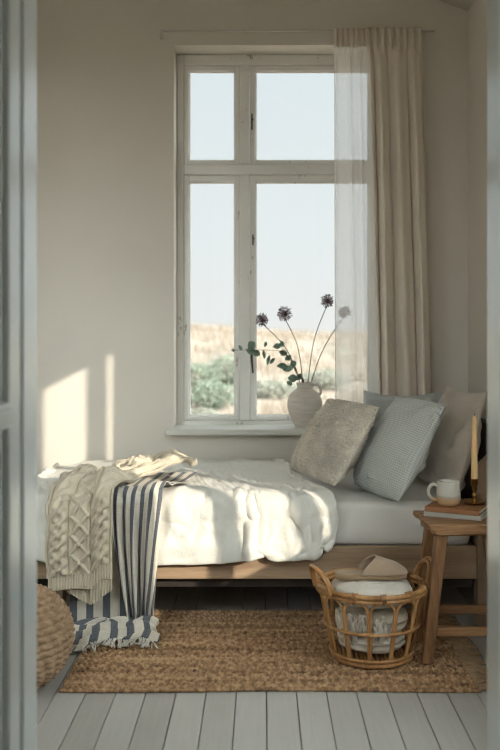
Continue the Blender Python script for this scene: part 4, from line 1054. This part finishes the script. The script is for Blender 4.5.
# ------------------------------------------------------------------ outside
def tz(x, y):
    a = -0.35 + 1.25 * float(sm(13, 30, y)) + 0.35 * fbm(x * 0.16 + 3, y * 0.16, 0, 1, 3) * float(sm(9, 26, y)) + 0.10 * fbm(x * 0.9, y * 0.9, 1, 1, 2)
    a += 0.25 * math.exp(-((x + 1.6) / 2.2) ** 2) * float(sm(18, 30, y))
    return a - 2.2 * float(sm(34, 60, y))
def build_outside():
    nx, ny = 110, 130; P = np.zeros((nx, ny, 3))
    for i in range(nx):
        for j in range(ny):
            y = 4.6 + 56 * (j / (ny - 1)) ** 1.4; x = (-1 + 2 * i / (nx - 1)) * (5 + y * 0.45); P[i, j] = (x, y, tz(x, y))
    tag(grid_obj('ground', P, M['dune']), kind='structure')
    specs = [(196, 378, 17.5, 0.50, 0.34, 'bush', 'green bush outside the left pane, close to the left frame edge', 1),
             (228, 377, 18.5, 0.50, 0.36, 'bush', 'green bush outside the left pane, beside the middle post', 2),
             (212, 392, 15.6, 0.44, 0.27, 'bush', 'green bush outside, in the middle of the left pane', 3),
             (202, 408, 13.8, 0.28, 0.14, 'bush_pale', 'low pale bush outside, lowest in the left pane', 4),
             (272, 385, 17.0, 0.46, 0.18, 'bush_pale', 'low pale bush outside the right pane, left of the vase', 5),
             (326, 380, 18.0, 0.46, 0.22, 'bush_pale', 'pale bush outside the right pane, behind the vase handle', 6)]
    BUSH = []
    for q in specs: p = W(q[0], q[1], q[2]); BUSH.append((p.x, q[2], q[3] * 1.35 + 0.25))
    P = np.zeros((60, 60, 3))
    for i in range(60):
        for j in range(60):
            x, y = -40 + 80 * i / 59, -45 + 49.62 * j / 59; P[i, j] = (x, y, -0.36 + 0.05 * fbm(x * 0.3, y * 0.3, 2, 1, 2))
    tag(grid_obj('ground_yard', P, M['dune']), kind='structure')  # unseen ground round the house, added to block sky light from below
    rr = random.Random(12); g = Geo()
    def blade(g, x, y, z, h, lean, w):
        a = rr.uniform(0, 2 * PI); dx, dy = lean * math.cos(a), lean * math.sin(a); sx, sy = w * math.cos(a + 1.57), w * math.sin(a + 1.57); o = len(g.v)
        g.v += [(x - sx, y - sy, z), (x + sx, y + sy, z), (x + dx * 0.4 - sx * 0.7, y + dy * 0.4 - sy * 0.7, z + h * 0.6), (x + dx * 0.4 + sx * 0.7, y + dy * 0.4 + sy * 0.7, z + h * 0.6), (x + dx, y + dy, z + h)]
        g.f += [(o, o + 1, o + 3, o + 2), (o + 2, o + 3, o + 4)]
    for k in range(3000):
        y = rr.uniform(10, 33); x = rr.uniform(-0.14, 0.2) * y; z = tz(x, y)
        if any(math.hypot(x - q[0], y - q[1]) < q[2] for q in BUSH): continue
        for q in range(7): blade(g, x + rr.uniform(-0.12, 0.12), y + rr.uniform(-0.12, 0.12), z - 0.02, rr.uniform(0.12, 0.34), rr.uniform(0.03, 0.2), 0.006)
    tag(g.build('dune_grass', M['dry_grass'], None, False), 'dry pale grass covering the dunes outside the window', 'grass', kind='stuff')
    def bush(px, py, Y, rx, rz, mat, lab, seed):
        p = W(px, py, Y); r_ = random.Random(seed); gb = Geo(); z0 = tz(p.x, Y)
        r = empty('dune_bush', (p.x, Y, z0), lab, 'bush', 'bushes on the dunes')
        for k in range(1500):
            v = Vector((r_.gauss(0, 1), r_.gauss(0, 1), r_.gauss(0, 1))).normalized() * r_.uniform(0.55, 1.0)
            lump = 1 + 0.3 * fbm(v.x * 2 + seed, v.y * 2, v.z * 2, 1, 2)
            c = Vector((p.x + v.x * rx * lump, Y + v.y * rx * lump, z0 + rz * 0.75 + v.z * rz * lump)); s = r_.uniform(0.02, 0.045)
            if c.z < z0: continue
            a = Vector((r_.gauss(0, 1), r_.gauss(0, 1), r_.gauss(0, 1))).normalized(); b = a.orthogonal().normalized(); o = len(gb.v)
            gb.v += [c - a * s, c + b * s * 0.5, c + a * s, c - b * s * 0.5]; gb.f.append((o, o + 1, o + 2, o + 3))
        gb.build('foliage', mat, r, False)
        gs = Geo()
        for k in range(7):
            a = k * 0.9; gs.add(tube_geo([(p.x, Y, z0 - 0.05), (p.x + 0.4 * rx * math.cos(a), Y + 0.4 * rx * math.sin(a), z0 + rz * 0.7), (p.x + 0.7 * rx * math.cos(a), Y + 0.7 * rx * math.sin(a), z0 + rz * 1.1)], [0.03, 0.02, 0.008], 5))
        gs.build('branches', M['stem'], r)
    for q in specs: bush(q[0], q[1], q[2], q[3], q[4], M[q[5]], q[6], q[7])

build_throws(); build_pillows(); build_basket(); build_blankets(); build_slipper(); build_stool(); build_vase(); build_rug(); build_pouf(); build_outside()

# ------------------------------------------------------------------ camera, sun, sky
def build_camera():
    cam = bpy.data.cameras.new('camera'); o = bpy.data.objects.new('camera', cam); COL.objects.link(o)
    o.location = (0, 0, EYE); o.rotation_euler = (PI / 2, 0, 0)
    cam.sensor_fit = 'HORIZONTAL'; cam.sensor_width = 36; cam.lens = F / 500 * 36
    cam.shift_x = -(VPX - 250) / 500; cam.shift_y = -(375 - VPY) / 500
    cam.clip_start = 0.05; cam.clip_end = 500
    cam.dof.use_dof = True; cam.dof.focus_distance = 3.25; cam.dof.aperture_fstop = 4.2
    SC.camera = o; SC.cycles.filter_width = 1.15
SUNDIR = Vector((-0.95, 1.0, -0.494)).normalized()
def build_light():
    l = bpy.data.lights.new('sun', 'SUN'); l.energy = 4.5; l.color = (1.0, 0.90, 0.77); l.angle = math.radians(0.6)
    o = bpy.data.objects.new('sun', l); COL.objects.link(o); o.location = (4, -3, 4)
    o.rotation_euler = SUNDIR.to_track_quat('-Z', 'Y').to_euler()
    w = bpy.data.worlds.new('sky'); SC.world = w; w.use_nodes = True; nt = w.node_tree; nt.nodes.clear()
    out = nt.nodes.new('ShaderNodeOutputWorld'); bg = nt.nodes.new('ShaderNodeBackground'); nt.links.new(bg.outputs[0], out.inputs[0])
    tc = nt.nodes.new('ShaderNodeTexCoord'); sp = nt.nodes.new('ShaderNodeSeparateXYZ'); nt.links.new(tc.outputs['Generated'], sp.inputs[0])
    rp = nt.nodes.new('ShaderNodeValToRGB'); el = rp.color_ramp.elements
    el[0].position = 0.0; el[0].color = (0.88, 0.88, 0.87, 1); el[1].position = 0.35; el[1].color = (0.74, 0.82, 0.86, 1)
    e = el.new(0.12); e.color = (0.83, 0.87, 0.89, 1)
    nt.links.new(sp.outputs[2], rp.inputs[0])
    # brighter sky around the low sun
    dt = nt.nodes.new('ShaderNodeVectorMath'); dt.operation = 'DOT_PRODUCT'; nt.links.new(tc.outputs['Generated'], dt.inputs[0]); dt.inputs[1].default_value = tuple(-SUNDIR)
    mr = nt.nodes.new('ShaderNodeMapRange'); mr.inputs['From Min'].default_value = -0.25; mr.inputs['From Max'].default_value = 1.0; mr.inputs['To Min'].default_value = 0.95; mr.inputs['To Max'].default_value = SKY_BOOST; mr.interpolation_type = 'SMOOTHSTEP'
    nt.links.new(dt.outputs['Value'], mr.inputs['Value'])
    nt.links.new(rp.outputs[0], bg.inputs['Color']); nt.links.new(mr.outputs[0], bg.inputs['Strength'])
SKY_BOOST = 14.0
build_camera(); build_light()
vs = SC.view_settings; vs.view_transform = 'Standard'; vs.look = 'None'; vs.gamma = 1.0; vs.use_curve_mapping = False; vs.exposure = 0.17
SC.display_settings.display_device = 'sRGB'
